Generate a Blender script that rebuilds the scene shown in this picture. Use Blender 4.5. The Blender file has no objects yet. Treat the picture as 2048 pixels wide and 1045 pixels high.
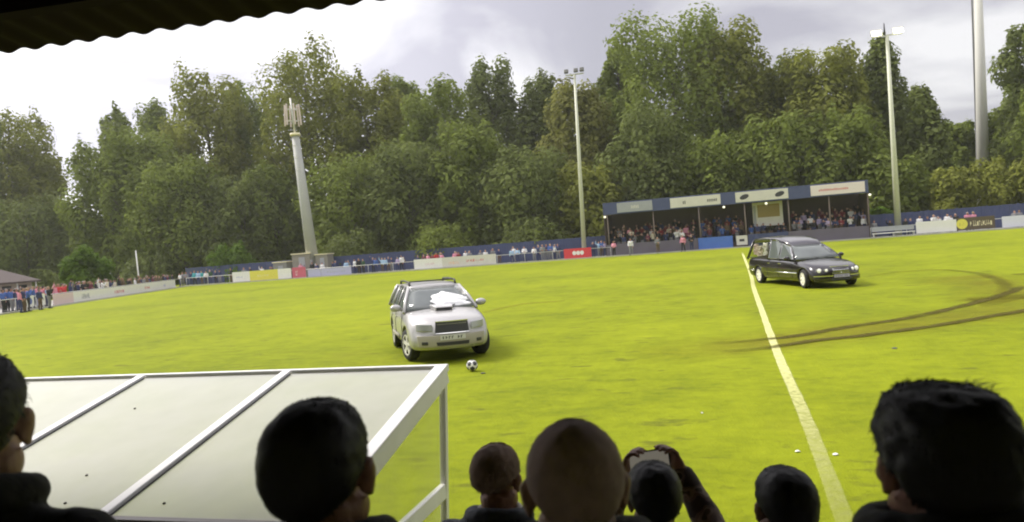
import bpy, math, random
import numpy as np
from mathutils import Vector, Matrix, Euler, noise as mnoise

R = math.radians
S = bpy.context.scene
COL = S.collection
random.seed(7); rng = np.random.default_rng(7)

# ------------------------------------------------------------------ camera
CAM_H = 2.35; FPX = 1500.0
ROLL = math.atan(.078); PITCH = math.atan(38*math.cos(ROLL)/FPX)
cam = bpy.data.cameras.new('camera'); cam_o = bpy.data.objects.new('camera', cam); COL.objects.link(cam_o)
cam.sensor_width = 36; cam.lens = FPX/2048*36; cam.clip_start = .05; cam.clip_end = 2000
CM = Matrix.Translation((0, 0, CAM_H)) @ Matrix.Rotation(R(90)-PITCH, 4, 'X') @ Matrix.Rotation(-ROLL, 4, 'Z')
cam_o.matrix_world = CM
cam.dof.use_dof = True; cam.dof.focus_distance = 24; cam.dof.aperture_fstop = 5.0
S.camera = cam_o

# ------------------------------------------------------------------ world and sun
SUN_EL, SUN_AZ = R(48), R(-62)      # azimuth from +Y towards +X
sdir = Vector((math.sin(SUN_AZ)*math.cos(SUN_EL), math.cos(SUN_AZ)*math.cos(SUN_EL), math.sin(SUN_EL)))
W = bpy.data.worlds.new('World'); S.world = W; W.use_nodes = True
nt = W.node_tree; N = nt.nodes; L = nt.links; N.clear()
def nd(tree, typ, **kw):
    n = tree.nodes.new(typ)
    for k, v in kw.items(): setattr(n, k, v)
    return n
def math_n(tree, op, a, b=None, c=None, clamp=False):
    n = tree.nodes.new('ShaderNodeMath'); n.operation = op; n.use_clamp = clamp
    for i, q in enumerate((a, b, c)):
        if q is None: continue
        if isinstance(q, (int, float)): n.inputs[i].default_value = q
        else: tree.links.new(q, n.inputs[i])
    return n.outputs[0]
out = nd(nt, 'ShaderNodeOutputWorld'); bg = nd(nt, 'ShaderNodeBackground'); L.new(bg.outputs[0], out.inputs[0])
bg.inputs['Strength'].default_value = .1
sky = nd(nt, 'ShaderNodeTexSky', sky_type='NISHITA'); sky.sun_disc = False
sky.sun_elevation = SUN_EL; sky.sun_rotation = SUN_AZ
tc = nd(nt, 'ShaderNodeTexCoord'); sep = nd(nt, 'ShaderNodeSeparateXYZ'); L.new(tc.outputs['Generated'], sep.inputs[0])
zc = math_n(nt, 'ADD', math_n(nt, 'MAXIMUM', sep.outputs[2], 0.0), .22)
cx = math_n(nt, 'DIVIDE', sep.outputs[0], zc); cy = math_n(nt, 'DIVIDE', sep.outputs[1], zc)
cmb = nd(nt, 'ShaderNodeCombineXYZ'); L.new(cx, cmb.inputs[0]); L.new(cy, cmb.inputs[1])
cmb.inputs[2].default_value = 4.3
nz = nd(nt, 'ShaderNodeTexNoise'); nz.inputs['Scale'].default_value = 1.15; nz.inputs['Detail'].default_value = 7; nz.inputs['Roughness'].default_value = .5
nz.inputs['Distortion'].default_value = .5
L.new(cmb.outputs[0], nz.inputs['Vector'])
ramp = nd(nt, 'ShaderNodeValToRGB'); L.new(nz.outputs[0], ramp.inputs[0])
e = ramp.color_ramp.elements; e[0].position = .41; e[0].color = (.53, .51, .575, 1); e[1].position = .58; e[1].color = (.97, .95, .96, 1)
# glow of the hidden sun through thin cloud, to the left
dotn = nd(nt, 'ShaderNodeVectorMath', operation='DOT_PRODUCT'); L.new(tc.outputs['Generated'], dotn.inputs[0])
dotn.inputs[1].default_value = Vector((-.72, .66, .25)).normalized()
glow = math_n(nt, 'MULTIPLY', math_n(nt, 'SUBTRACT', dotn.outputs['Value'], .60), 3.6, clamp=False)
glow = math_n(nt, 'MULTIPLY', math_n(nt, 'MAXIMUM', glow, 0.0), .72)
zen = math_n(nt, 'MULTIPLY', math_n(nt, 'MAXIMUM', math_n(nt, 'SUBTRACT', sep.outputs[2], .35), 0.0), 3.2)
gain = math_n(nt, 'MULTIPLY', math_n(nt, 'ADD', math_n(nt, 'ADD', glow, zen), 1.0), 4.45)
cl = nd(nt, 'ShaderNodeVectorMath', operation='SCALE'); L.new(ramp.outputs[0], cl.inputs[0]); L.new(gain, cl.inputs['Scale'])
mx = nd(nt, 'ShaderNodeMix', data_type='RGBA'); mx.inputs[0].default_value = .93
L.new(sky.outputs[0], mx.inputs[6]); L.new(cl.outputs[0], mx.inputs[7]); L.new(mx.outputs[2], bg.inputs[0])

sl = bpy.data.lights.new('sun', 'SUN'); sl.energy = 2.0; sl.angle = R(14); sl.color = (1, .95, .86)
so = bpy.data.objects.new('sun', sl); COL.objects.link(so); so.rotation_euler = sdir.to_track_quat('Z', 'Y').to_euler()
so.location = (0, 0, 60)
S.view_settings.view_transform = 'Standard'; S.view_settings.look = 'None'; S.view_settings.exposure = 1.15; S.view_settings.gamma = 1
S.view_settings.use_curve_mapping = False
S.render.engine = 'CYCLES'; S.cycles.use_denoising = True; S.cycles.filter_width = 2.0
S.cycles.max_bounces = 7; S.cycles.transparent_max_bounces = 12; S.cycles.caustics_reflective = False; S.cycles.caustics_refractive = False
S.cycles.use_adaptive_sampling = True; S.cycles.adaptive_threshold = .02

# ------------------------------------------------------------------ pixel to world
def ray(px, py):
    d = Vector(((px-1024)/FPX, -(py-522.5)/FPX, -1)); return (CM.to_3x3() @ d).normalized()
C0 = Vector((0, 0, CAM_H))
def ground(px, py, z=0):
    d = ray(px, py); return C0 + d*((z-CAM_H)/d.z)
def deep(px, py, Y):
    d = ray(px, py); return C0 + d*(Y/d.y)
HEAD = R(16)
U = Vector((math.cos(HEAD), -math.sin(HEAD), 0)); V = Vector((math.sin(HEAD), math.cos(HEAD), 0)); D0 = 79.0
def on(px, py, o, origin=None, v=None, u=None):
    """pixel -> (t, z) on the vertical plane o metres behind the far line"""
    v = v or V; u = u or U; origin = origin or V*D0
    d = ray(px, py); p0 = origin + v*o
    k = (p0 - C0).dot(v)/d.dot(v); p = C0 + d*k
    return (p-origin).dot(u), p.z
def far(t, o, z=0): return V*(D0+o) + U*t + Vector((0, 0, z))
# the left stretch: the line turns in towards the camera behind the goal
LA = far(on(372, 560, 0)[0], 0); LB = ground(-150, 652); LU = (LA-LB).normalized(); LV = Vector((-LU.y, LU.x, 0))
def left(t, o, z=0): return LA + LU*t + LV*o + Vector((0, 0, z))
def onl(px, py, o): return on(px, py, o, LA, LV, LU)
LROT = math.atan2(LU.y, LU.x)

# ------------------------------------------------------------------ materials
MATS = {}
def mat(name, col, rough=.6, metal=0., var=.0, scale=4., bump=0., bscale=40., emit=None, estr=0., coat=0., spec=None, sss=0.):
    if name in MATS: return MATS[name]
    m = bpy.data.materials.new(name); m.use_nodes = True; t = m.node_tree; b = t.nodes['Principled BSDF']
    b.inputs['Base Color'].default_value = (*col, 1); b.inputs['Roughness'].default_value = rough; b.inputs['Metallic'].default_value = metal
    b.inputs['Coat Weight'].default_value = coat
    if spec is not None: b.inputs['Specular IOR Level'].default_value = spec
    c = nd(t, 'ShaderNodeTexCoord')
    if var:
        n = nd(t, 'ShaderNodeTexNoise'); n.inputs['Scale'].default_value = scale; n.inputs['Detail'].default_value = 5; t.links.new(c.outputs['Object'], n.inputs[0])
        h = nd(t, 'ShaderNodeHueSaturation'); h.inputs['Color'].default_value = (*col, 1)
        t.links.new(math_n(t, 'MULTIPLY_ADD', n.outputs[0], 2*var, 1-var), h.inputs['Value']); t.links.new(h.outputs[0], b.inputs['Base Color'])
        t.links.new(math_n(t, 'MULTIPLY_ADD', n.outputs[0], .3, rough-.15, clamp=True), b.inputs['Roughness'])
    if bump:
        n2 = nd(t, 'ShaderNodeTexNoise'); n2.inputs['Scale'].default_value = bscale; n2.inputs['Detail'].default_value = 4; t.links.new(c.outputs['Object'], n2.inputs[0])
        bp = nd(t, 'ShaderNodeBump'); bp.inputs['Strength'].default_value = bump; bp.inputs['Distance'].default_value = .02
        t.links.new(n2.outputs[0], bp.inputs['Height']); t.links.new(bp.outputs[0], b.inputs['Normal'])
    if emit: b.inputs['Emission Color'].default_value = (*emit, 1); b.inputs['Emission Strength'].default_value = estr
    MATS[name] = m; return m

def glass_mat(name, tint, trans, rough=.05, ior=1.9, milk=None, milkf=0.):
    if name in MATS: return MATS[name]
    m = bpy.data.materials.new(name); m.use_nodes = True; t = m.node_tree; t.nodes.clear()
    o = nd(t, 'ShaderNodeOutputMaterial'); tr = nd(t, 'ShaderNodeBsdfTransparent'); tr.inputs[0].default_value = (*tint, 1)
    df = nd(t, 'ShaderNodeBsdfDiffuse'); df.inputs[0].default_value = (*(milk or (.05, .05, .05)), 1)
    tl = nd(t, 'ShaderNodeBsdfTranslucent'); tl.inputs[0].default_value = (*(milk or (.05, .05, .05)), 1)
    c = nd(t, 'ShaderNodeTexCoord'); n = nd(t, 'ShaderNodeTexNoise'); n.inputs['Scale'].default_value = 2.2; n.inputs['Detail'].default_value = 6
    t.links.new(c.outputs['Object'], n.inputs[0])
    dt = nd(t, 'ShaderNodeMixShader'); dt.inputs[0].default_value = milkf; t.links.new(df.outputs[0], dt.inputs[1]); t.links.new(tl.outputs[0], dt.inputs[2])
    mm = nd(t, 'ShaderNodeMixShader'); t.links.new(math_n(t, 'MULTIPLY_ADD', n.outputs[0], .16 if trans > .7 else .34, trans-(.08 if trans > .7 else .17), clamp=True), mm.inputs[0])
    t.links.new(dt.outputs[0], mm.inputs[1]); t.links.new(tr.outputs[0], mm.inputs[2])
    gl = nd(t, 'ShaderNodeBsdfGlossy'); gl.inputs['Roughness'].default_value = rough
    lw = nd(t, 'ShaderNodeLayerWeight'); lw.inputs[0].default_value = .5; F0 = ((ior-1)/(ior+1))**2
    fr = math_n(t, 'MULTIPLY_ADD', math_n(t, 'POWER', lw.outputs['Facing'], 5), (1-F0)*.8, F0)
    mg = nd(t, 'ShaderNodeMixShader'); t.links.new(fr, mg.inputs[0]); t.links.new(mm.outputs[0], mg.inputs[1]); t.links.new(gl.outputs[0], mg.inputs[2])
    t.links.new(mg.outputs[0], o.inputs[0]); MATS[name] = m; return m

def leaf_mat(name, dark, light, tint=(0.5, .5, .1), scale=.35):
    m = bpy.data.materials.new(name); m.use_nodes = True; t = m.node_tree; b = t.nodes['Principled BSDF']; o = t.nodes['Material Output']
    g = nd(t, 'ShaderNodeNewGeometry'); c = nd(t, 'ShaderNodeTexCoord')
    n = nd(t, 'ShaderNodeTexNoise'); n.inputs['Scale'].default_value = scale; n.inputs['Detail'].default_value = 3; t.links.new(c.outputs['Object'], n.inputs[0])
    f = math_n(t, 'ADD', math_n(t, 'MULTIPLY', g.outputs['Random Per Island'], .22), math_n(t, 'MULTIPLY_ADD', n.outputs[0], 1.7, -.52), clamp=True)
    r = nd(t, 'ShaderNodeValToRGB'); r.color_ramp.elements[0].color = (*dark, 1); r.color_ramp.elements[1].color = (*light, 1); t.links.new(f, r.inputs[0])
    t.links.new(r.outputs[0], b.inputs['Base Color']); b.inputs['Roughness'].default_value = .8; b.inputs['Specular IOR Level'].default_value = .1
    tr = nd(t, 'ShaderNodeBsdfTranslucent'); t.links.new(r.outputs[0], tr.inputs[0])
    mxs = nd(t, 'ShaderNodeMixShader'); mxs.inputs[0].default_value = .46; t.links.new(b.outputs[0], mxs.inputs[1]); t.links.new(tr.outputs[0], mxs.inputs[2])
    t.links.new(mxs.outputs[0], o.inputs[0]); MATS[name] = m; return m

# ------------------------------------------------------------------ mesh builder
class MB:
    def __init__(s): s.v = []; s.f = []; s.m = []; s.cur = 0
    def add(s, vs, fs):
        n = len(s.v); s.v += [tuple(v) for v in vs]; s.f += [tuple(i+n for i in f) for f in fs]; s.m += [s.cur]*len(fs); return s
    def box(s, c, d, rot=None, M=None):
        c = Vector(c); q = rot.to_matrix() if rot else Matrix.Identity(3)
        vs = []
        for x in (-.5, .5):
            for y in (-.5, .5):
                for z in (-.5, .5):
                    p = c + q @ Vector((x*d[0], y*d[1], z*d[2])); vs.append(M @ p if M else p)
        return s.add(vs, [(0,1,3,2),(4,6,7,5),(0,4,5,1),(2,3,7,6),(0,2,6,4),(1,5,7,3)])
    def b2(s, lo, hi): return s.box([(a+b)/2 for a, b in zip(lo, hi)], [abs(b-a) for a, b in zip(lo, hi)])
    def tube(s, pts, rad, seg=8, flat=1., cap=True, up=None):
        pts = [Vector(p) for p in pts]
        if not isinstance(rad, (list, tuple)): rad = [rad]*len(pts)
        rings = []; a = None
        for i, p in enumerate(pts):
            t = (pts[min(i+1, len(pts)-1)] - pts[max(i-1, 0)]).normalized()
            if a is None:
                a = Vector(up) if up else (Vector((0, 0, 1)) if abs(t.z) < .9 else Vector((1, 0, 0)))
            a = (a - t*a.dot(t)).normalized(); b = t.cross(a)
            rings.append([p + (a*math.cos(k*2*math.pi/seg) + b*math.sin(k*2*math.pi/seg)*flat)*rad[i] for k in range(seg)])
        return s.rings(rings, cap)
    def rings(s, rings, cap=True):
        seg = len(rings[0]); vs = [p for r in rings for p in r]; fs = []
        for i in range(len(rings)-1):
            for k in range(seg):
                k2 = (k+1) % seg; fs.append((i*seg+k, i*seg+k2, (i+1)*seg+k2, (i+1)*seg+k))
        if cap: fs.append(tuple(range(seg))[::-1]); fs.append(tuple((len(rings)-1)*seg+k for k in range(seg)))
        return s.add(vs, fs)
    def ball(s, c, r, M=None, seg=14, nr=9):
        c = Vector(c); r = r if isinstance(r, (tuple, list)) else (r, r, r); rr = []
        for i in range(nr+1):
            th = math.pi*i/nr; th = min(max(th, .02), math.pi-.02)
            ring = []
            for k in range(seg):
                ph = 2*math.pi*k/seg; p = Vector((r[0]*math.sin(th)*math.cos(ph), r[1]*math.sin(th)*math.sin(ph), -r[2]*math.cos(th)))
                ring.append(c + (M @ p if M else p))
            rr.append(ring)
        return s.rings(rr)
    def cap(s, p0, p1, r0, r1, seg=10):      # closed tapering limb with round ends
        p0, p1 = Vector(p0), Vector(p1); s.ball(p0, r0, seg=seg, nr=6); s.ball(p1, r1, seg=seg, nr=6); return s.tube([p0, p1], [r0, r1], seg)
    def loft(s, rs, seg=18):                 # rs: (cx, cy, z, rx, ry)
        return s.rings([[Vector((cx+rx*math.cos(2*math.pi*k/seg), cy+ry*math.sin(2*math.pi*k/seg), z)) for k in range(seg)] for cx, cy, z, rx, ry in rs])
    def prism(s, poly, ext):
        n = len(poly); ext = Vector(ext); vs = [Vector(p) for p in poly]; vs += [p+ext for p in vs[:n]]
        fs = [tuple(range(n))[::-1], tuple(range(n, 2*n))] + [(i, (i+1) % n, (i+1) % n+n, i+n) for i in range(n)]
        return s.add(vs, fs)
    def lathe(s, prof, c, axis='Y', seg=24, cap=True):  # prof (r, h)
        rr = []
        for r, h in prof:
            ring = []
            for k in range(seg):
                a = 2*math.pi*k/seg; x, y = r*math.cos(a), r*math.sin(a)
                p = (x, h, y) if axis == 'Y' else ((x, y, h) if axis == 'Z' else (h, x, y)); ring.append(Vector(c)+Vector(p))
            rr.append(ring)
        return s.rings(rr, cap)
    def mesh(s, name):
        me = bpy.data.meshes.new(name); me.from_pydata(s.v, [], s.f); me.update()
        for i, m in enumerate(s.m):
            if m: me.polygons[i].material_index = m
        return me
    def build(s, name, mats, parent=None, smooth=False, bevel=0, fixn=True):
        me = s.mesh(name)
        if fixn:
            import bmesh
            b = bmesh.new(); b.from_mesh(me); bmesh.ops.recalc_face_normals(b, faces=b.faces); b.to_mesh(me); b.free()
        for m in (mats if isinstance(mats, (list, tuple)) else [mats]): me.materials.append(m)
        if smooth: me.shade_smooth()
        o = bpy.data.objects.new(name, me); COL.objects.link(o)
        if parent: o.parent = parent
        if bevel:
            md = o.modifiers.new('bevel', 'BEVEL'); md.width = bevel; md.segments = 2; md.limit_method = 'ANGLE'
        return o
def tag(o, label=None, cat=None, group=None, kind=None):
    if label: o['label'] = label
    if cat: o['category'] = cat
    if group: o['group'] = group
    if kind: o['kind'] = kind
    return o
def empty(name, loc, rz=0., label=None, cat=None, group=None):
    o = bpy.data.objects.new(name, None); COL.objects.link(o); o.location = loc; o.rotation_euler = (0, 0, rz); o.empty_display_size = .3
    return tag(o, label, cat, group)
def bake(o, keep_mats=True):
    """apply modifiers of o to a fresh mesh"""
    dg = bpy.context.evaluated_depsgraph_get(); dg.update(); me = bpy.data.meshes.new_from_object(o.evaluated_get(dg))
    o.modifiers.clear(); o.data = me; return o
def remesh(mb, name, mats, parent, voxel, smooth=4, fac=.5):
    o = mb.build(name, mats, None, fixn=False)
    md = o.modifiers.new('r', 'REMESH'); md.mode = 'VOXEL'; md.voxel_size = voxel; md.use_smooth_shade = True
    if smooth: ms = o.modifiers.new('s', 'SMOOTH'); ms.iterations = smooth; ms.factor = fac
    bake(o); o.data.name = name
    if not o.data.materials:
        for m in (mats if isinstance(mats, (list, tuple)) else [mats]): o.data.materials.append(m)
    if parent: o.parent = parent
    return o
def np_mesh(name, verts, quads):
    me = bpy.data.meshes.new(name); n = len(quads)
    me.vertices.add(len(verts)); me.vertices.foreach_set('co', verts.astype(np.float32).ravel())
    k = quads.shape[1]; me.loops.add(n*k); me.loops.foreach_set('vertex_index', quads.astype(np.int32).ravel())
    me.polygons.add(n); me.polygons.foreach_set('loop_start', np.arange(0, n*k, k, dtype=np.int32)); me.update(calc_edges=True); return me

# ================================================================== THE SETTING
def grass_material():
    m = bpy.data.materials.new('pitch_grass'); m.use_nodes = True; t = m.node_tree; b = t.nodes['Principled BSDF']
    g = nd(t, 'ShaderNodeNewGeometry'); mp = nd(t, 'ShaderNodeMapping'); t.links.new(g.outputs['Position'], mp.inputs[0]); mp.inputs['Rotation'].default_value[2] = R(14)
    def nz(scale, det=4, rough=.5, stretch=None):
        n = nd(t, 'ShaderNodeTexNoise'); n.inputs['Scale'].default_value = scale; n.inputs['Detail'].default_value = det; n.inputs['Roughness'].default_value = rough
        if stretch:
            m2 = nd(t, 'ShaderNodeMapping'); m2.inputs['Scale'].default_value = stretch; t.links.new(mp.outputs[0], m2.inputs[0]); t.links.new(m2.outputs[0], n.inputs[0])
        else: t.links.new(mp.outputs[0], n.inputs[0])
        return n.outputs[0]
    big = nz(.10, 3); mid = nz(.9, 4, .6, (1, .8, 1)); fine = nz(7, 5, .65); blade = nz(45, 3, .7)
    f = math_n(t, 'ADD', math_n(t, 'MULTIPLY', big, .75), math_n(t, 'ADD', math_n(t, 'MULTIPLY', mid, .50), math_n(t, 'ADD', math_n(t, 'MULTIPLY', nz(3.2, 3, .5, (.6, 1, 1)), .42), math_n(t, 'ADD', math_n(t, 'MULTIPLY', fine, .42), math_n(t, 'MULTIPLY', blade, .25)))))
    f = math_n(t, 'MULTIPLY_ADD', f, 1.6, -1.35, clamp=True)
    r = nd(t, 'ShaderNodeValToRGB'); t.links.new(f, r.inputs[0]); el = r.color_ramp.elements
    el[0].position = 0; el[0].color = (.090, .118, .004, 1); el[1].position = 1; el[1].color = (.252, .292, .008, 1)
    x = el.new(.5); x.color = (.180, .212, .005, 1)
    # worn, straw coloured patches
    worn = nz(.16, 4, .6); wf = math_n(t, 'MULTIPLY_ADD', worn, 4, -2.3, clamp=True)
    mxn = nd(t, 'ShaderNodeMix', data_type='RGBA'); t.links.new(math_n(t, 'MULTIPLY', wf, .45), mxn.inputs[0]); t.links.new(r.outputs[0], mxn.inputs[6]); mxn.inputs[7].default_value = (.25, .225, .02, 1)
    # divots
    dv = nz(2.1, 4, .6, (.55, 1, 1)); df = math_n(t, 'MULTIPLY_ADD', dv, -12, 4.75, clamp=True)
    mx2 = nd(t, 'ShaderNodeMix', data_type='RGBA'); t.links.new(math_n(t, 'MULTIPLY', df, .8), mx2.inputs[0]); t.links.new(mxn.outputs[2], mx2.inputs[6]); mx2.inputs[7].default_value = (.10, .11, .01, 1)
    t.links.new(mx2.outputs[2], b.inputs['Base Color']); b.inputs['Roughness'].default_value = .9; b.inputs['Specular IOR Level'].default_value = .12
    bp = nd(t, 'ShaderNodeBump'); bp.inputs['Strength'].default_value = .55; bp.inputs['Distance'].default_value = .06
    t.links.new(math_n(t, 'ADD', fine, math_n(t, 'MULTIPLY', blade, .4)), bp.inputs['Height']); t.links.new(bp.outputs[0], b.inputs['Normal'])
    MATS['grass'] = m; return m
G = grass_material()
MB().add([(-700, -300, 0), (700, -300, 0), (700, 1100, 0), (-700, 1100, 0)], [(0, 1, 2, 3)]).build('ground', G)['kind'] = 'structure'

def strip(name, path, width, m, z, jitter=0., close=False, seed=1):
    """a flat ribbon along world points, with a v coordinate across it"""
    rn = random.Random(seed); pts = [Vector((p[0], p[1], 0)) for p in path]; P = []
    for i in range(len(pts)-1):
        p0 = pts[max(i-1, 0)]; p1 = pts[i]; p2 = pts[i+1]; p3 = pts[min(i+2, len(pts)-1)]
        n = max(2, int((p2-p1).length/.35))
        for k in range(n):
            q = k/n; P.append(.5*((2*p1)+(p2-p0)*q+(2*p0-5*p1+4*p2-p3)*q*q+(3*p1-p0-3*p2+p3)*q**3))
    P.append(pts[-1]); vs = []; fs = []
    for i, p in enumerate(P):
        t = (P[min(i+1, len(P)-1)]-P[max(i-1, 0)]).normalized(); n = Vector((-t.y, t.x, 0))
        a = width/2*(1+rn.uniform(-jitter, jitter)); b = width/2*(1+rn.uniform(-jitter, jitter))
        vs += [p+n*a+Vector((0, 0, z)), p-n*b+Vector((0, 0, z))]
    for i in range(len(P)-1): fs.append((2*i, 2*i+1, 2*i+3, 2*i+2))
    o = MB().add(vs, fs).build(name, m, fixn=False); uv = o.data.uv_layers.new(name='uv')
    for poly in o.data.polygons:
        for li in poly.loop_indices:
            vi = o.data.loops[li].vertex_index; uv.data[li].uv = ((vi//2)/len(P), vi % 2)
    o['kind'] = 'structure'; return o
def stain_mat(name, col, power, edge=1.5, nscale=2.5, thr=0.):
    m = bpy.data.materials.new(name); m.use_nodes = True; t = m.node_tree; b = t.nodes['Principled BSDF']; o = t.nodes['Material Output']
    b.inputs['Base Color'].default_value = (*col, 1); b.inputs['Roughness'].default_value = .95; b.inputs['Specular IOR Level'].default_value = .1
    uv = nd(t, 'ShaderNodeUVMap'); sp = nd(t, 'ShaderNodeSeparateXYZ'); t.links.new(uv.outputs[0], sp.inputs[0])
    v = math_n(t, 'MULTIPLY_ADD', sp.outputs[1], 2, -1); v = math_n(t, 'SUBTRACT', 1, math_n(t, 'ABSOLUTE', v)); v = math_n(t, 'MULTIPLY', v, edge, clamp=True)
    uu = math_n(t, 'MULTIPLY', math_n(t, 'SUBTRACT', .5, math_n(t, 'ABSOLUTE', math_n(t, 'SUBTRACT', sp.outputs[0], .5))), 7, clamp=True)
    g = nd(t, 'ShaderNodeNewGeometry'); n = nd(t, 'ShaderNodeTexNoise'); n.inputs['Scale'].default_value = nscale; n.inputs['Detail'].default_value = 6; n.inputs['Roughness'].default_value = .65
    t.links.new(g.outputs['Position'], n.inputs[0])
    f = math_n(t, 'MULTIPLY', math_n(t, 'MULTIPLY', v, uu), math_n(t, 'MULTIPLY_ADD', n.outputs[0], 2.2, -.45+thr, clamp=True)); f = math_n(t, 'MULTIPLY', f, power, clamp=True)
    tr = nd(t, 'ShaderNodeBsdfTransparent'); ms = nd(t, 'ShaderNodeMixShader'); t.links.new(f, ms.inputs[0]); t.links.new(tr.outputs[0], ms.inputs[1]); t.links.new(b.outputs[0], ms.inputs[2])
    t.links.new(ms.outputs[0], o.inputs[0]); return m
M_line = stain_mat('line_paint', (.52, .52, .22), 1.05, 5, 9, .22)
M_track = stain_mat('track_mud', (.070, .060, .010), .92, 1.6, 1.4, .25)
M_scuff = stain_mat('scuffed_turf', (.19, .15, .02), .38, 1.2, .5, .1)
M_track2 = stain_mat('faint_track_mud', (.09, .075, .010), .42, 1.6, 1.4, .2)
hl = [ground(*p) for p in ((1484, 505), (1500, 545), (1507, 575), (1523, 620), (1541, 670), (1560, 720), (1591, 790), (1621, 860), (1651, 940), (1690, 1040))]
hl.append(hl[-1] + (hl[-1]-hl[-2])*1.2)
strip('pitch_line', hl, .165, M_line, .008, .07)
tracks = [[(1400, 690), (1500, 683), (1600, 672), (1700, 654), (1800, 640), (1900, 619), (1970, 601), (2012, 588), (2050, 572)],
          [(1440, 706), (1520, 699), (1620, 684), (1720, 673), (1820, 660), (1900, 648), (1980, 634), (2060, 621), (2150, 600)],
          [(1725, 556), (1800, 545), (1880, 541), (1950, 547), (1995, 560), (2012, 574), (2002, 588)],
          [(960, 628), (1010, 616), (1060, 608), (1130, 603)],
          [(2020, 551), (2080, 549)]]
for k, tr in enumerate(tracks):
    strip('tyre_track', [ground(*p) for p in tr], (.40, .40, .45, .6, .4)[k], M_scuff if k == 3 else (M_track2 if k == 2 else M_track), .012+.004*k, .15, seed=k)
strip('scuffed_turf', [ground(*p) for p in ((1250, 705), (1450, 694), (1620, 672), (1800, 648), (2100, 610))], 3.2, M_scuff, .004, .1)
strip('scuffed_turf', [ground(*p) for p in ((1900, 552), (2000, 575), (2040, 600), (2100, 590))], 3.5, M_scuff, .0055, .1)
M_conc = mat('path_concrete', (.30, .29, .27), .9, var=.2, scale=.6, bump=.2)
pth = MB(); a0, a1 = on(372, 560, 0)[0], on(2300, 450, 0)[0]
pth.add([far(a0, -.7, .006), far(a1, -.7, .006), far(a1, 26, .006), far(a0, 26, .006)], [(0, 1, 2, 3)]); pth.build('path', M_conc)['kind'] = 'structure'
p2 = MB(); p2.add([left(-60, -.7, .009), left(0, -.7, .009), left(0, 9, .009), left(-60, 9, .009)], [(0, 1, 2, 3)]); p2.build('path', M_conc)['kind'] = 'structure'
kb = MB()
kb.prism([far(a0, -.7), far(a1, -.7), far(a1, -.55), far(a0, -.55)], (0, 0, .12)).prism([left(-60, -.7), left(0, -.7), left(0, -.55), left(-60, -.55)], (0, 0, .118))
kb.build('kerb', mat('kerb_stone', (.42, .41, .39), .85, var=.2, scale=2))['kind'] = 'structure'

# ================================================================== FAR SIDE: fence, boards, stand, masts
M_blue = mat('blue_paint', (.048, .062, .14), .55, var=.25, scale=.8)
M_blue2 = mat('blue_paint_dull', (.06, .08, .17), .7, var=.3, scale=.7)
M_white = mat('white_paint', (.78, .77, .74), .5, var=.06, scale=2)
M_off = mat('off_white_panel', (.62, .60, .54), .6, var=.1, scale=2)
M_dark = mat('dark_void', (.012, .012, .014), .8)
M_steel = mat('galvanised_steel', (.55, .55, .50), .5, .3, var=.12, scale=1)
M_ink = mat('dark_ink', (.04, .04, .05), .6)
def lab_post(mb, x, y, h, w=.08): mb.b2((x-w/2, y-w/2, 0), (x+w/2, y+w/2, h))
def fence(t0, t1, o, h, label, world=far, rot=-HEAD):
    e = empty('board_fence', world((t0+t1)/2, o), rot, label, 'fence', 'blue board fences round the pitch'); n = int((t1-t0)/2.4); hw = (t1-t0)/2
    b = MB()
    x = -hw; rn = random.Random(int(t0*7))
    while x < hw:
        d = rn.uniform(-.012, .012); b.b2((x, -.03+d, .05), (min(x+.29, hw), .02+d, h+rn.uniform(-.02, .02))); x += .3
    b.build('boards', M_blue, e)
    for k in range(min(n, 60)+1):
        p = MB(); lab_post(p, -hw+2*hw*k/min(n, 60), .09, h+.06, .1); p.build('post', M_blue2, e)
    r = MB(); r.b2((-hw, -.07, h*.52), (hw, -.045, h*.52+.09)); r.build('rail', M_blue2, e); return e
T = lambda px, py, o: on(px, py, o)[0]
fence(T(372, 552, 4), T(1222, 500, 4), 4.0, 2.25, 'long blue board fence behind the far touchline, left of the small stand')
fence(T(1742, 450, 4), T(2230, 430, 4), 4.0, 2.25, 'blue board fence behind the touchline, right of the small stand')
# spectator rail along both stretches
def rail(t0, t1, o, world, rot, label):
    e = empty('spectator_rail', world((t0+t1)/2, o), rot, label, 'railing', 'rails round the pitch'); hw = (t1-t0)/2
    MB().tube([(-hw, 0, 1.0), (hw, 0, 1.0)], .03, 8).build('top_rail', M_steel, e, True)
    n = int((t1-t0)/3)
    for k in range(n+1): MB().tube([(-hw+2*hw*k/n, 0, 0), (-hw+2*hw*k/n, 0, 1.0)], .028, 8).build('post', M_steel, e, True)
rail(T(372, 552, .3), T(1222, 510, .3), .3, far, -HEAD, 'thin metal rail along the far touchline, left of the small stand')
rail(T(1742, 470, .3), T(2200, 440, .3), .3, far, -HEAD, 'thin metal rail along the far touchline, right of the small stand')
rail(-46, -1, .3, left, LROT, 'thin metal rail behind the left end of the pitch')

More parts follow.
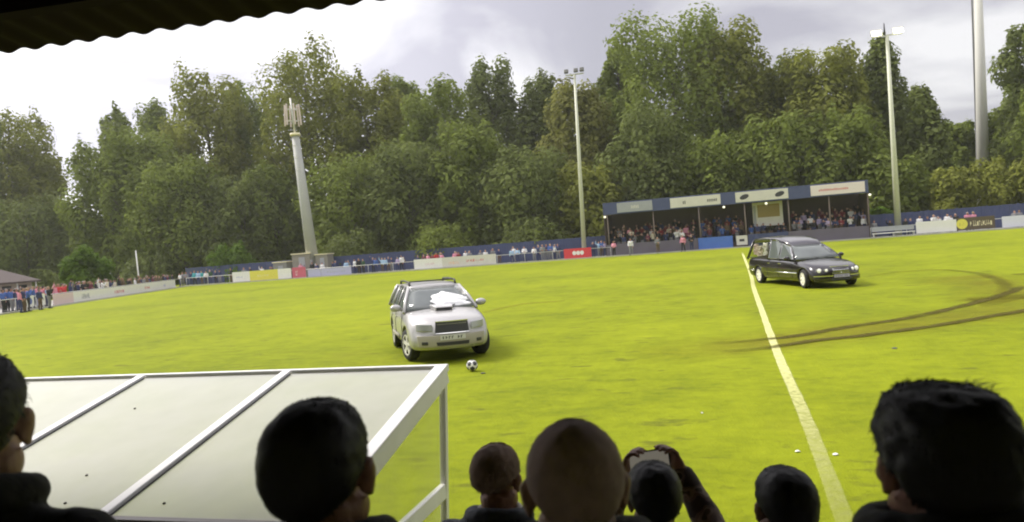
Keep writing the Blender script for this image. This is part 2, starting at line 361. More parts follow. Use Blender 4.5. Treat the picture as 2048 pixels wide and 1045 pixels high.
def board(px0, px1, pym, ytop, ybot, label, panels, frame='far', o=0., marks=(), h_over=None, grp='advertising boards round the pitch', name='advertising_board'):
    """panels: (fraction0, fraction1, material); marks: (fraction, vfraction, w, h, material, kind)"""
    f = on if frame == 'far' else onl; wd = far if frame == 'far' else left; rot = -HEAD if frame == 'far' else LROT
    pm = (px0+px1)/2; t0 = f(px0, pym, o)[0]; t1 = f(px1, pym, o)[0]; z1 = f(pm, ytop, o)[1]; z0 = max(.04, f(pm, ybot, o)[1])
    tm = (t0+t1)/2; e = empty(name, wd(tm, o), rot, label, 'advertising board', grp); w = t1-t0
    for a, b, m in panels:
        MB().b2((-w/2+w*a, -.03, z0), (-w/2+w*b, .012, z1)).build('panel', m, e, bevel=.008)
    fr = MB(); fr.b2((-w/2, .0125, z0+.05), (w/2, .05, z0+.12)).b2((-w/2, .0125, z1-.15), (w/2, .05, z1-.08)); fr.build('backing', M_steel, e)
    for q in (.04, .5, .96):
        MB().b2((-w/2+w*q-.03, .052, 0), (-w/2+w*q+.03, .11, z1-.02)).build('post', M_steel, e)
    if marks:
        mk = {}
        for fx, fz, mw, mh, m, kind in marks:
            b = mk.setdefault(m.name, (MB(), m))[0]; x = -w/2+w*fx; z = z0+(z1-z0)*fz
            if kind == 'oval':
                b.rings([[Vector((x+mw/2*math.cos(k*.3927), y, z+mh/2*math.sin(k*.3927))) for k in range(16)] for y in (-.036, -.028)])
            elif kind == 'text':
                rn = random.Random(int(fx*1000)+int(w*10)); q = x-mw/2
                while q < x+mw/2-.08:
                    ww = rn.uniform(.07, .13); hh = mh*rn.uniform(.75, 1)
                    b.b2((q, -.036, z-mh/2), (q+ww*.28, -.028, z-mh/2+hh)); b.b2((q+ww*.28, -.0355, z-mh/2+rn.choice([0, .4, .8])*hh), (q+ww, -.0285, z-mh/2+rn.choice([.2, 1])*hh*.9+.02))
                    q += ww+.05+(.12 if rn.random() < .15 else 0)
            else: b.b2((x-mw/2, -.036, z-mh/2), (x+mw/2, -.028, z+mh/2))
        for b, m in mk.values(): b.build('lettering', m, e)
    return e
M_yel = mat('yellow_panel', (.72, .66, .10), .5); M_lil = mat('pale_lilac_panel', (.45, .45, .62), .55, var=.1); M_red = mat('red_panel', (.62, .045, .06), .5, var=.1)
M_pinkred = mat('faded_red_panel', (.55, .12, .18), .6, var=.15); M_brown = mat('brown_panel', (.10, .075, .05), .6); M_pink = mat('pale_pink_panel', (.70, .55, .56), .5)
M_cream = mat('cream_panel', (.75, .68, .45), .55); M_orange = mat('peach_print', (.75, .48, .33), .5); M_purp = mat('purple_print', (.22, .12, .22), .5); M_greyp = mat('grey_panel', (.33, .34, .37), .5, var=.1)
M_redp = mat('red_print', (.55, .08, .09), .5); M_bluep = mat('blue_print', (.10, .14, .42), .5)
board(105, 352, 590, 575, 598, 'very long white board with faint dark letters behind the left end of the pitch', [(0, .12, M_pink), (.12, 1, M_white)], 'left', marks=[(.2, .5, 1.6, .5, M_greyp, 'text'), (.45, .5, 2.2, .35, M_pinkred, 'text'), (.7, .5, 1.4, .3, M_redp, 'text'), (.88, .5, .8, .3, M_lil, 'text')])
board(53, 68, 608, 592, 614, 'small white board with a dark emblem under the brown roofed building', [(0, 1, M_white)], 'left', marks=[(.5, .5, .5, .5, M_bluep, 'oval')])
board(74, 90, 604, 588, 611, 'small blue and white board beside the very long white board', [(0, .5, M_lil), (.5, 1, M_white)], 'left')
board(465, 583, 552, 541, 562, 'white board with a bright yellow middle, left of the thick mast', [(0, .30, M_white), (.30, .78, M_yel), (.78, 1, M_white)], marks=[(.53, .5, 1.6, .25, M_cream, 'text'), (.12, .5, .8, .2, M_lil, 'text')])
board(585, 612, 550, 535, 557, 'faded red board with white letter at the foot of the thick mast', [(0, 1, M_pinkred)], marks=[(.35, .5, .3, .6, M_white, 'text')])
board(616, 703, 546, 537, 556, 'pale lilac board just right of the thick mast', [(0, .30, M_lil), (.31, 1, M_lil)], marks=[(.65, .5, 2.3, .22, M_greyp, 'text')])
board(828, 993, 527, 514, 538, 'long white board with peach print, in front of spectators in red', [(0, .35, M_white), (.35, 1, M_off)], marks=[(.5, .45, 1.3, .35, M_orange, 'text'), (.75, .55, 2.0, .3, M_redp, 'text'), (.2, .5, 1.2, .3, M_pink, 'text')])
board(1128, 1183, 508, 497, 519, 'bright red board with three white marks at the foot of the thin mast', [(0, 1, M_red)], marks=[(.38, .55, .42, .46, M_white, 'oval'), (.52, .55, .42, .46, M_white, 'oval'), (.66, .55, .42, .46, M_white, 'oval')])
board(1832, 1913, 455, 442, 465, 'plain white board in front of spectators dressed in white', [(0, 1, M_white)])
board(1914, 1990, 448, 434, 459, 'brown board with a round yellow badge and cream letters', [(0, 1, M_brown)], marks=[(.13, .5, .95, .95, M_yel, 'oval'), (.13, .5, .4, .3, M_ink, 'text'), (.65, .5, 1.9, .5, M_cream, 'text')])
board(2004, 2110, 442, 430, 452, 'plain pale lilac white board at the right edge of the picture', [(0, 1, mat('lilac_white', (.68, .68, .78), .5))])

# low bench between stand and white board
tb0, tb1 = T(1742, 470, .6), T(1826, 462, .6)
e = empty('low_bench', far((tb0+tb1)/2, -.1), -HEAD, 'low white bench on the ground beside the right end of the small stand', 'bench'); w = tb1-tb0
MB().b2((-w/2, -.2, .38), (w/2, .15, .46)).build('seat', M_white, e, bevel=.01)
MB().b2((-w/2, .16, .6), (w/2, .2, 1.05)).build('backrest', M_greyp, e, bevel=.01)
for q in (-.47, 0, .47): MB().b2((w*q-.05, -.15, 0), (w*q+.05, .2, .379)).build('leg', M_steel, e)

# -------------------------------------------------- the small covered stand
SO = .6
s0, s1 = T(1212, 500, SO), T(1741, 450, SO); sm = (s0+s1)/2; SW = s1-s0
zf1 = on(1476, 383, SO)[1]; zf0 = on(1476, 408, SO)[1]
stand = empty('covered_stand', far(sm, SO), -HEAD, 'long low covered stand with blue fascia and rows of spectators', 'stand')
def lx(px, py, o=SO): return on(px, py, o)[0]-sm
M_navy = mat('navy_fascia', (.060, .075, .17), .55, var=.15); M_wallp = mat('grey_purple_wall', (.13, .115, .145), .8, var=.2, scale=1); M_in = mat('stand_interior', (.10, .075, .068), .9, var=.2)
h = SW/2
MB().b2((-h, -.12, zf0), (h, 0, zf1)).build('fascia', M_navy, stand)
rf = MB(); rf.prism([(-h, 0, zf1-.02), (-h, 5.6, zf1-.75), (-h, 5.6, zf1-.9), (-h, 0, zf1-.17)], (SW, 0, 0)); rf.build('roof', mat('stand_roof_sheet', (.10, .10, .12), .7, var=.2), stand)
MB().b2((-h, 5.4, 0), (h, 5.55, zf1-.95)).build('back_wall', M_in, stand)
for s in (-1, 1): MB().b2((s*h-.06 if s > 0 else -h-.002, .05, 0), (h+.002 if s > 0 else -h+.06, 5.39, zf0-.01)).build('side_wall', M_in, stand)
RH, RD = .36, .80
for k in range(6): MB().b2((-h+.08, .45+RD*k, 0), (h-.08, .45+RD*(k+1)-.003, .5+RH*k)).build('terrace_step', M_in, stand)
wsec = [(1213, 1396, 478, M_wallp), (1397, 1466, 476, mat('bright_blue_wall', (.07, .16, .48), .6, var=.1)), (1497, 1578, 466, M_blue), (1579, 1740, 455, M_wallp)]
for a, b, y, m in wsec:
    MB().b2((lx(a, 490), -.1, 0), (lx(b, 490), .06, 1.25)).build('front_wall', m, stand)
for px in (1214, 1306, 1398, 1490, 1578, 1660, 1738):
    MB().tube([(lx(px, 430), .12, 0), (lx(px, 430), .12, zf0)], .07, 8).build('column', mat('brown_post', (.17, .13, .11), .7), stand, True)
def sign(px0, px1, m, marks, mm, lab):
    x0, x1 = lx(px0, 400), lx(px1, 400); zm = (zf0+zf1)/2; hh = (zf1-zf0)*.40
    o = MB().b2((x0, -.17, zm-hh), (x1, -.122, zm+hh)).build('sign_board', m, stand, bevel=.01); o['label'] = lab
    b = MB()
    for fx, w_, h_, kd in marks:
        x = x0+(x1-x0)*fx
        if kd == 'oval': b.rings([[Vector((x+w_/2*math.cos(k*.3927), y, zm+h_/2*math.sin(k*.3927)+.1*math.cos(k*.3927))) for k in range(16)] for y in (-.178, -.171)])
        elif kd == 'bar': b.b2((x-w_/2, -.178, zm-h_/2), (x+w_/2, -.171, zm+h_/2))
        else:
            rn = random.Random(int(x*10)); xx = x-w_/2
            while xx < x+w_/2: b.b2((xx, -.178, zm-h_/2), (xx+.09, -.171, zm+h_/2*rn.uniform(.3, 1))); xx += .17
    b.build('lettering', mm, o)
sign(1233, 1304, M_greyp, [(.5, .7, .35, 'text')], M_off, 'grey sign board at the left end of the fascia')
sign(1340, 1441, M_off, [(.28, .25, .4, 'text'), (.84, 1.0, .35, 'text')], M_ink, 'white sign board with small dark marks')
sign(1471, 1577, M_off, [(.17, .9, .5, 'oval'), (.84, .9, .5, 'oval')], M_ink, 'white sign board with two dark ovals')
sign(1622, 1731, mat('pinkish_sign', (.74, .66, .64), .5), [(.42, 2.6, .22, 'text')], M_redp, 'pinkish white sign board at the right end')
# the little white commentary box in the stand
cb = MB(); x0, x1 = lx(1506, 430, 2.4), lx(1566, 430, 2.4); z0, z1 = on(1536, 452, 2.4)[1], on(1536, 404, 2.4)[1]; z1 = min(z1, zf1-.75)
cb.b2((x0, 1.8, z0), (x1, 3.4, z1)); bx = cb.build('commentary_box', M_off, stand); bx['label'] = 'cream box with a mustard window'
MB().b2((x0+.45, 1.77, z0+.9), (x1-.3, 1.798, z1-.25)).build('window', mat('mustard_window', (.30, .22, .06), .4), bx)
MB().b2((x0+.06, 1.775, z0), (x0+.30, 1.797, z1-.3)).build('door', M_greyp, bx)
for px in (1209, 1448, 1533, 1741):
    p = lx(px, 420); l_ = MB().ball((p, -.15, zf0-.22), (.13, .10, .12)).build('floodlight', mat('lit_lamp', (.9, .88, .75), .3, emit=(1, .93, .7), estr=.4), stand, True)
tb = MB().b2((lx(1473, 484), -.35, .25), (lx(1495, 484), -.3, 1.2)).build('dugout_panel', M_off, stand); MB().b2((lx(1479, 484), -.36, .6), (lx(1489, 484), -.352, .85)).build('lettering', M_ink, tb)

# -------------------------------------------------- masts
M_mast = mat('concrete_mast', (.36, .365, .345), .7, var=.1, scale=.6); M_polew = mat('pale_painted_pole', (.55, .56, .44), .5, var=.08)
def mast(name, top, bot, o, wtop, wbot, label, m=None):
    """tapered mast standing on the ground; returns empty and height"""
    t, z = on(bot[0], bot[1], o); tt, zt = on(top[0], top[1], o)
    g = far(t, o); e = empty(name, g, -HEAD, label, 'mast'); dx = tt-t
    depth = g.y; rb, rt = wbot/2*depth/FPX, wtop/2*depth/FPX
    MB().tube([(0, 0, 0), (dx*(.5), 0, zt*.5), (dx, 0, zt)], [rb, (rb+rt)/2, rt], 18).build('pole', m or M_mast, e, True); return e, dx, zt
e, dx, zt = mast('phone_mast', (590, 268), (628, 530), 3.0, 15, 25, 'thick pale concrete mast with antennas, left of the white board with peach print'); e['category'] = 'phone mast'
MB().tube([(.42, -.35, 1.5), (dx*.5+.36, -.30, zt*.5), (dx+.30, -.25, zt-.3)], .05, 6).build('cable', mat('black_cable', (.03, .03, .03), .6), e)
for k in range(1, 12): MB().tube([(dx*k/12-.25, -.62+.012*k, zt*k/12), (dx*k/12+.25, -.62+.012*k, zt*k/12)], .035, 6).build('step_rung', M_steel, e)
MB().b2((-.28, -.85, 1.3), (.28, -.60, 2.1)).build('control_box', M_greyp, e, bevel=.02)
MB().lathe([(.62, -.28), (.66, -.1), (.60, .05)], (dx, 0, zt), 'Z', 20).build('collar', M_cream, e, True)
M_ant = mat('antenna_plastic', (.62, .52, .48), .5)
MB().tube([(dx, 0, zt), (dx-.25, 0, zt+4.4)], [.14, .1], 8).build('antenna_spine', M_steel, e, True)
for k in range(6):
    a = k*math.pi/3+.3; x, y = .92*math.cos(a), .92*math.sin(a)
    MB().box((dx+x-.15, y, zt+2.3), (.20, .13, 2.6), Euler((0, -.05, a))).build('antenna', M_ant, e, bevel=.04)
    MB().tube([(dx-.1, 0, zt+1.6), (dx+x-.15, y, zt+1.6)], .04, 6).build('bracket', M_steel, e)
    MB().tube([(dx-.15, 0, zt+3.0), (dx+x-.15, y, zt+3.0)], .04, 6).build('bracket', M_steel, e)
e, dx, zt = mast('floodlight_mast', (1149, 150), (1168, 497), 1.6, 4.5, 10, 'thin pale floodlight mast rising behind the bright red board', M_polew); e['category'] = 'floodlight mast'; e['group'] = 'floodlight masts'
MB().b2((dx-1.0, -.06, zt-.02), (dx+1.0, .06, zt+.10)).build('crossbar', M_steel, e)
for k in (-.85, .2, .85): MB().box((dx+k, -.18, zt+.42), (.46, .26, .42), Euler((R(-25), 0, 0))).build('floodlight', mat('lamp_housing', (.10, .10, .09), .5), e, bevel=.04)
e, dx, zt = mast('floodlight_mast', (1774, 72), (1796, 452), 1.6, 6, 13, 'pale floodlight mast with two glowing lamps, right of the small stand', M_polew); e['category'] = 'floodlight mast'; e['group'] = 'floodlight masts'
MB().b2((dx-1.3, -.06, zt-.02), (dx+1.3, .06, zt+.10)).build('crossbar', M_steel, e)
for k in (-.95, .95):
    hs = MB().box((dx+k, -.05, zt+.38), (.95, .34, .62), Euler((R(-22), 0, 0))).build('floodlight', M_steel, e, bevel=.05)
    MB().box((dx+k, -.26, zt+.30), (.85, .03, .52), Euler((R(-22), 0, 0))).build('lamp', mat('glowing_lamp', (.9, .9, .8), .3, emit=(1, .97, .78), estr=3.5), hs)
MB().cap((dx-.2, 0, zt+.1), (dx-.2, 0, zt+1.2), .10, .05).build('finial', M_ink, e, True)
e, dx, zt = mast('tall_mast', (1954, -60), (1969, 440), 34, 15, 26, 'very tall thick grey mast behind the bush at right, running out of the top', mat('pale_concrete_mast', (.52, .51, .47), .7, var=.08)); e['category'] = 'mast'
MB().tube([(-.7, .0, 0), (-.7+dx*.98, .0, zt*.98)], .10, 8).build('cable_duct', mat('dark_duct', (.16, .16, .16), .6), e)
for k in range(9): MB().box((-.4+dx*k/9*.98-.0, -.0, 2+zt*k/9), (.62, .12, .12)).build('clamp', M_steel, e)
# white post behind the left end
g = onl(278, 555, 3.0); zz = onl(273, 503, 3.0)[1]
e = empty('white_post', left(g[0], 3.0), LROT, 'short leaning white post above the spectators behind the very long white board', 'post')
MB().tube([(0, 0, 0), (-.25, 0, zz)], [.10, .07], 8).build('shaft', M_white, e, True); MB().ball((-.25, 0, zz), .09).build('cap', M_white, e, True)
# equipment cabins by the thick mast
def cabin(px0, px1, ytop, o, dep, label, m, name='equipment_cabin'):
    t0, t1 = T(px0, 520, o), T(px1, 520, o); z = on((px0+px1)/2, ytop, o)[1]; w = t1-t0
    e = empty(name, far((t0+t1)/2, o), -HEAD, label, 'cabin')
    MB().b2((-w/2, 0, 0), (w/2, dep, z-.12)).build('wall', m, e, bevel=.02); MB().b2((-w/2-.1, -.1, z-.119), (w/2+.1, dep+.1, z)).build('roof', M_cream, e, bevel=.02)
    d = MB().b2((-w*.12, -.03, .1), (w*.22, -.003, z-.5)).build('door', M_greyp, e); MB().b2((w*.16, -.06, z*.45), (w*.19, -.031, z*.5)).build('handle', M_ink, d)
M_cab = mat('beige_cabin', (.24, .225, .19), .7, var=.1)
cabin(584, 620, 507, 2.1, 1.6, 'beige equipment cabin just behind the thick mast, the taller one', M_cab)
cabin(631, 655, 508, 2.2, 1.5, 'small beige equipment cabin right of the thick mast', M_cab)
cabin(545, 572, 524, 2.2, 1.5, 'low grey equipment cabin left of the thick mast', mat('grey_cabin', (.24, .24, .22), .8, var=.2))

# brown roofed building at the left edge
t0, t1 = onl(-330, 600, 7)[0], onl(84, 580, 7)[0]; zr = onl(10, 520, 11)[1]; ze = onl(80, 560, 7)[1]
w = t1-t0; e = empty('clubhouse', left((t0+t1)/2, 7), LROT, 'low clubhouse with a brown hipped roof at the left edge', 'building')
M_tile = mat('brown_roof_tile', (.075, .055, .052), .8, var=.15, scale=1.2, bump=.3, bscale=8)
MB().b2((-w/2+.6, .6, 0), (w/2-.6, 7.6, ze)).build('wall', mat('cream_render', (.45, .38, .33), .8, var=.1), e)
r = MB(); a = w/2; r.add([(-a, 0, ze), (a, 0, ze), (a, 8.2, ze), (-a, 8.2, ze), (-a+4.5, 4.1, zr), (a-4.5, 4.1, zr), (-a, 0, ze-.16), (a, 0, ze-.16), (a, 8.2, ze-.16), (-a, 8.2, ze-.16)],
                       [(0, 1, 5, 4), (1, 2, 5), (2, 3, 4, 5), (3, 0, 4), (6, 7, 1, 0), (7, 8, 2, 1), (8, 9, 3, 2), (9, 6, 0, 3), (9, 8, 7, 6)]); r.build('roof', M_tile, e)
for k in range(6):
    x = a-2.2-k*2.6; wn = MB().b2((x-.7, .56, 1.0), (x+.7, .598, ze-.35)).build('window', M_ink, e); MB().b2((x-.78, .54, .9), (x+.78, .559, 1.0)).build('sill', M_white, wn)
for k in range(5): MB().tube([(a-.5-k*3.2, .25, 0), (a-.5-k*3.2, .25, ze-.1)], .06, 8).build('veranda_post', M_white, e)

# ================================================================== TREES
LEAF = [leaf_mat('leaf_mid', (.115, .142, .034), (.255, .315, .064)), leaf_mat('leaf_olive', (.138, .150, .034), (.305, .330, .066)),
        leaf_mat('leaf_dark', (.100, .122, .040), (.212, .255, .070)), leaf_mat('leaf_fresh', (.070, .120, .016), (.150, .245, .028)),
        leaf_mat('leaf_warm', (.145, .150, .044), (.290, .295, .080))]
M_bark = mat('bark', (.10, .085, .065), .9, var=.3, scale=3, bump=.5)
def crown_mesh(seed, h0, h1, Rw, n, leaf, kind, density=1.):
    g = np.random.default_rng(seed); K = 44 if kind != 'bush' else 16
    H = h1-h0; cs = []; rs = []
    for k in range(K):
        u = (k+.5)/K
        if kind == 'poplar': prof = math.sin(math.pi*(.16+u*.74))**.6*(1-.25*u)
        elif kind == 'bush': prof = math.cos(u*1.4)**.5
        elif kind == 'cone': prof = (1-u)**.75*.95+.08
        else: prof = (math.sin(math.pi*(.20+.68*u))**.6)
        a = k*2.39996+g.uniform(-.5, .5); d = Rw*prof*g.uniform(.35, .80)
        r = Rw*g.uniform(.20, .36)*(.55+.6*prof)
        cs.append((d*math.cos(a), d*math.sin(a), h0+H*u*.93)); rs.append(r)
    # feathery shoots along the outline at the top
    for k in range(26 if kind != 'bush' else 8):
        u = g.uniform(.45, 1); a = g.uniform(0, 6.28); prof = {'poplar': (1-.45*u)*math.sin(math.pi*min(1, .12+u*.88))**.55, 'cone': (1-u)**.75, 'bush': math.cos(u*1.4)**.5}.get(kind, math.sin(math.pi*(.20+.68*u))**.6)
        cs.append((Rw*prof*.82*math.cos(a), Rw*prof*.82*math.sin(a), h0+H*u*g.uniform(.95, 1.0))); rs.append(Rw*g.uniform(.07, .13))
    cs = np.array(cs); rs = np.array(rs); w = rs**2; idx = g.choice(len(rs), n, p=w/w.sum())
    d = g.normal(size=(n, 3)); d /= np.linalg.norm(d, axis=1)[:, None]; rad = rs[idx]*(.35+.72*g.random(n)**.6)
    st = np.where(rs[idx] < Rw*.14, 2.3, 1.15 if kind != 'poplar' else 1.45)[:, None]
    c = cs[idx] + d*rad[:, None]*np.concatenate([np.ones((n, 2)), st], 1)
    nn = d*1.1+g.normal(size=(n, 3))*.36+np.array([0, 0, .35]); nn /= np.linalg.norm(nn, axis=1)[:, None]
    t = np.cross(nn, g.normal(size=(n, 3))); t /= np.linalg.norm(t, axis=1)[:, None]; b = np.cross(nn, t)
    s = (leaf*(.55+.9*g.random(n)))[:, None]; q = np.stack([c-t*s, c-b*s*.62+t*s*.1, c+t*s, c+b*s*.62-t*s*.1], 1)
    return q.reshape(-1, 3), np.arange(4*n).reshape(-1, 4), cs, rs
def tree(name, base, h, Rw, kind, m, label, seed, h0=1.5, n=11000, leaf=.27, cat='tree', group='trees beyond the far fence', lean=0.):
    e = empty(name, base, random.Random(seed).uniform(0, 6), label, cat, group)
    v, f, cs, rs = crown_mesh(seed, h0, h, Rw, n, leaf, kind); me = np_mesh('crown', v, f); me.materials.append(m)
    o = bpy.data.objects.new('crown', me); COL.objects.link(o); o.parent = e
    g = random.Random(seed); r0 = max(.06, h*.014); tb = MB(); top = h*.86
    pts = [Vector((g.uniform(-.2, .2)*k/4, g.uniform(-.2, .2)*k/4, top*k/6)) for k in range(7)]
    tb.tube(pts, [r0*(1.15-.15*k) for k in range(7)], 9)
    for k in range(2, len(cs), 3 if kind != 'bush' else 4):
        c = Vector(cs[k]); zb = max(h0*.5, c.z-c.xy.length*1.1); zb = min(zb, top*.95); s_ = Vector((0, 0, zb)); mid = (s_+c)*.5+Vector((0, 0, -.05*h*g.random()))
        tb.tube([s_, mid, c], [r0*.38*(1-.6*zb/h), r0*.24*(1-.5*zb/h), .025], 6)
    tb.build('trunk', M_bark, e, True); return e
# px centre, top y, half width px, metres behind the far line, kind, leaf, name, label
TR = [
 (22, 208, 70, 20, 'round', 1, 'broadleaf_tree', 'airy olive tree at the left edge above the brown roofed clubhouse'),
 (-70, 250, 95, 16, 'round', 0, 'broadleaf_tree', 'broad green tree running out of the left edge'),
 (78, 300, 48, 26, 'round', 1, 'broadleaf_tree', 'thin olive tree left of the bright sky notch'),
 (50, 400, 75, 12, 'round', 2, 'broadleaf_tree', 'low dark tree behind the brown roofed clubhouse'),
 (150, 440, 50, 30, 'round', 2, 'broadleaf_tree', 'low dark tree in the notch between the left trees'),
 (238, 208, 32, 30, 'poplar', 2, 'poplar_tree', 'feathery grey green poplar first right of the sky notch'),
 (218, 318, 60, 14, 'round', 0, 'broadleaf_tree', 'rounded mid green tree above the bright green bush at left'),
 (322, 205, 52, 26, 'poplar', 0, 'poplar_tree', 'pale feathery poplar left of the big olive tree group'),
 (285, 255, 80, 13, 'round', 0, 'broadleaf_tree', 'leafy mid green tree above the short white post'),
 (420, 138, 78, 22, 'round', 1, 'broadleaf_tree', 'tall olive tree with a split top, left of the thick mast'),
 (360, 330, 75, 10, 'round', 2, 'broadleaf_tree', 'dark lower tree left of the thick mast'),
 (490, 172, 62, 30, 'poplar', 2, 'poplar_tree', 'slim dark poplar between the two tall olive trees at left'),
 (618, 92, 92, 24, 'round', 1, 'broadleaf_tree', 'tallest olive tree of the left half, rising over the thick mast'),
 (480, 385, 66, 12, 'round', 2, 'broadleaf_tree', 'dark low tree above the bright bush left of the thick mast'),
 (545, 330, 62, 16, 'round', 2, 'broadleaf_tree', 'dark middle tree directly left of the thick mast'),
 (735, 140, 68, 22, 'round', 1, 'broadleaf_tree', 'tall green tree right of the thick mast top'),
 (700, 330, 85, 11, 'round', 2, 'broadleaf_tree', 'dark dense tree right of the thick mast foot'),
 (812, 148, 42, 32, 'poplar', 2, 'poplar_tree', 'narrow dark poplar behind the middle of the tree belt'),
 (880, 160, 72, 19, 'round', 0, 'broadleaf_tree', 'bright green rounded tree above the silver car'),
 (815, 330, 66, 10, 'round', 2, 'broadleaf_tree', 'dark lower tree above the spectators in red'),
 (985, 112, 58, 30, 'poplar', 2, 'poplar_tree', 'grey green poplar with a spiky crown, left of the thin mast'),
 (935, 265, 75, 12, 'round', 0, 'broadleaf_tree', 'mid green tree standing left of the thin mast'),
 (1085, 145, 50, 32, 'poplar', 2, 'poplar_tree', 'dark spiky poplar just left of the thin mast top'),
 (1060, 300, 75, 10, 'round', 2, 'broadleaf_tree', 'dark low tree left of the thin mast foot'),
 (1160, 158, 66, 20, 'round', 4, 'broadleaf_tree', 'yellowish brown tree behind the thin mast'),
 (1215, 160, 50, 33, 'round', 2, 'broadleaf_tree', 'dark tree between the yellowish tree and the tallest tree'),
 (1180, 330, 60, 9, 'round', 1, 'broadleaf_tree', 'olive lower tree between the thin mast and the small stand'),
 (1243, 72, 36, 30, 'poplar', 0, 'poplar_tree', 'slim poplar at the left shoulder of the tallest tree'),
 (1345, 28, 112, 22, 'round', 0, 'broadleaf_tree', 'tallest broad green tree behind the left half of the small stand'),
 (1290, 260, 80, 12, 'round', 2, 'broadleaf_tree', 'dark green tree over the left end of the small stand'),
 (1462, 42, 78, 24, 'round', 1, 'broadleaf_tree', 'tall olive tree over the middle of the small stand'),
 (1420, 270, 85, 12, 'round', 0, 'broadleaf_tree', 'leafy green tree right behind the middle sign boards'),
 (1560, 115, 66, 28, 'round', 2, 'broadleaf_tree', 'darker tree over the right half of the small stand'),
 (1640, 95, 82, 20, 'round', 1, 'broadleaf_tree', 'olive tree over the right end of the small stand'),
 (1550, 270, 80, 12, 'round', 2, 'broadleaf_tree', 'dark tree right behind the cream commentary box'),
 (1765, 66, 82, 24, 'cone', 2, 'broadleaf_tree', 'tall dark tree behind the mast with two glowing lamps'),
 (1690, 260, 75, 11, 'round', 0, 'broadleaf_tree', 'green tree standing over the right end of the stand roof'),
 (1845, 165, 62, 16, 'cone', 2, 'broadleaf_tree', 'dark sloping tree right of the mast with glowing lamps'),
 (1790, 350, 50, 8, 'round', 0, 'broadleaf_tree', 'fresh green low tree beside the right end of the stand'),
 (1918, 270, 36, 34, 'round', 0, 'broadleaf_tree', 'pale tree just left of the tall thick grey mast'),
 (2030, 195, 50, 30, 'round', 0, 'broadleaf_tree', 'green tree just right of the tall thick grey mast'),
 (2085, 30, 72, 20, 'round', 2, 'broadleaf_tree', 'large dark tree reaching in from the right edge'),
 (2150, 150, 90, 14, 'round', 0, 'broadleaf_tree', 'broad green tree at the far right edge'),
]
for i, (px, top, hw, o, kind, lf, nm, lab) in enumerate(TR):
    if kind == 'round' and top >= 255 and px > 100: top += random.Random(i*3).uniform(-45, 15); hw *= random.Random(i).uniform(.85, 1.15); lf = lf if lf != 2 or i % 2 else 0
    if kind == 'poplar' and i % 2: lf = 0
    o = o+5; bp = px+(470-top)*.05; t, z = on(px, top, o); b = far(T(bp, 480, o), o)
    if px < 330: b = far(T(bp, 480, o), o)
    Rw = hw*b.y/FPX*(1.38 if kind != 'poplar' else 1.75)
    tree(nm, b, z, Rw, kind, LEAF[lf], lab, 100+i, h0=1.2 if o < 22 else 2.5, n=int(11000+max(0, z-12)*600), leaf=.27 if z < 20 else .29)
BU = [(165, 497, 58, 4.5, 3, 'bright green bush behind the spectators at the left end'), (455, 497, 62, 6.5, 3, 'bright green bush behind the blue fence left of the thick mast'),
      (85, 545, 40, 8, 2, 'dark bush beside the brown roofed clubhouse'), (1905, 335, 62, 9, 1, 'olive bush left of the tall thick grey mast'), (1985, 315, 78, 11, 1, 'big olive bush in front of the tall thick grey mast'),
      (2075, 320, 70, 9, 1, 'olive bush at the right edge behind the blue fence'), (1762, 415, 36, 6.5, 3, 'small fresh green bush at the right end of the stand'), (300, 520, 70, 9, 2, 'dark bush right of the short white post'),
      (700, 470, 80, 8, 2, 'dark bush behind the blue fence right of the cabins'), (880, 460, 90, 8, 0, 'green bush behind the blue fence above the long white board'), (1070, 455, 90, 8, 2, 'dark bush behind the blue fence left of the thin mast')]
for i, (px, top, hw, o, lf, lab) in enumerate(BU):
    b = far(T(px+4, 500, o), o)
    if px < 200 and i != 2: b = left(onl(px+4, 560, o)[0], o)
    if i == 2: b = left(onl(px+3, 570, 12)[0], 12)
    Rw = hw*b.y/FPX; z = C0.z + ray(px, top).z/ray(px, top).y*b.y
    tree('bush', b, z, Rw, 'bush', LEAF[lf], lab, 300+i, h0=.3, n=5200, leaf=.2, cat='bush', group='bushes behind the fence')
# the rest of the wood behind, reading as one mass
g = np.random.default_rng(5); vv = []; ff = []; cnt = 0
for k in range(70):
    t = -75+k*3.1; bs = far(t, 48+6*math.sin(k*1.7)); v, f, _, _ = crown_mesh(900+k, .5, 9+3*math.sin(k*.9), 4.2, 1500, .42, 'round')
    vv.append(v+np.array(bs)); ff.append(f+cnt); cnt += len(v)
me = np_mesh('distant_wood', np.concatenate(vv), np.concatenate(ff)); me.materials.append(LEAF[2])
o = bpy.data.objects.new('distant_wood', me); COL.objects.link(o); tag(o, 'dark undergrowth of the wood seen between the tree trunks', 'undergrowth', kind='stuff')

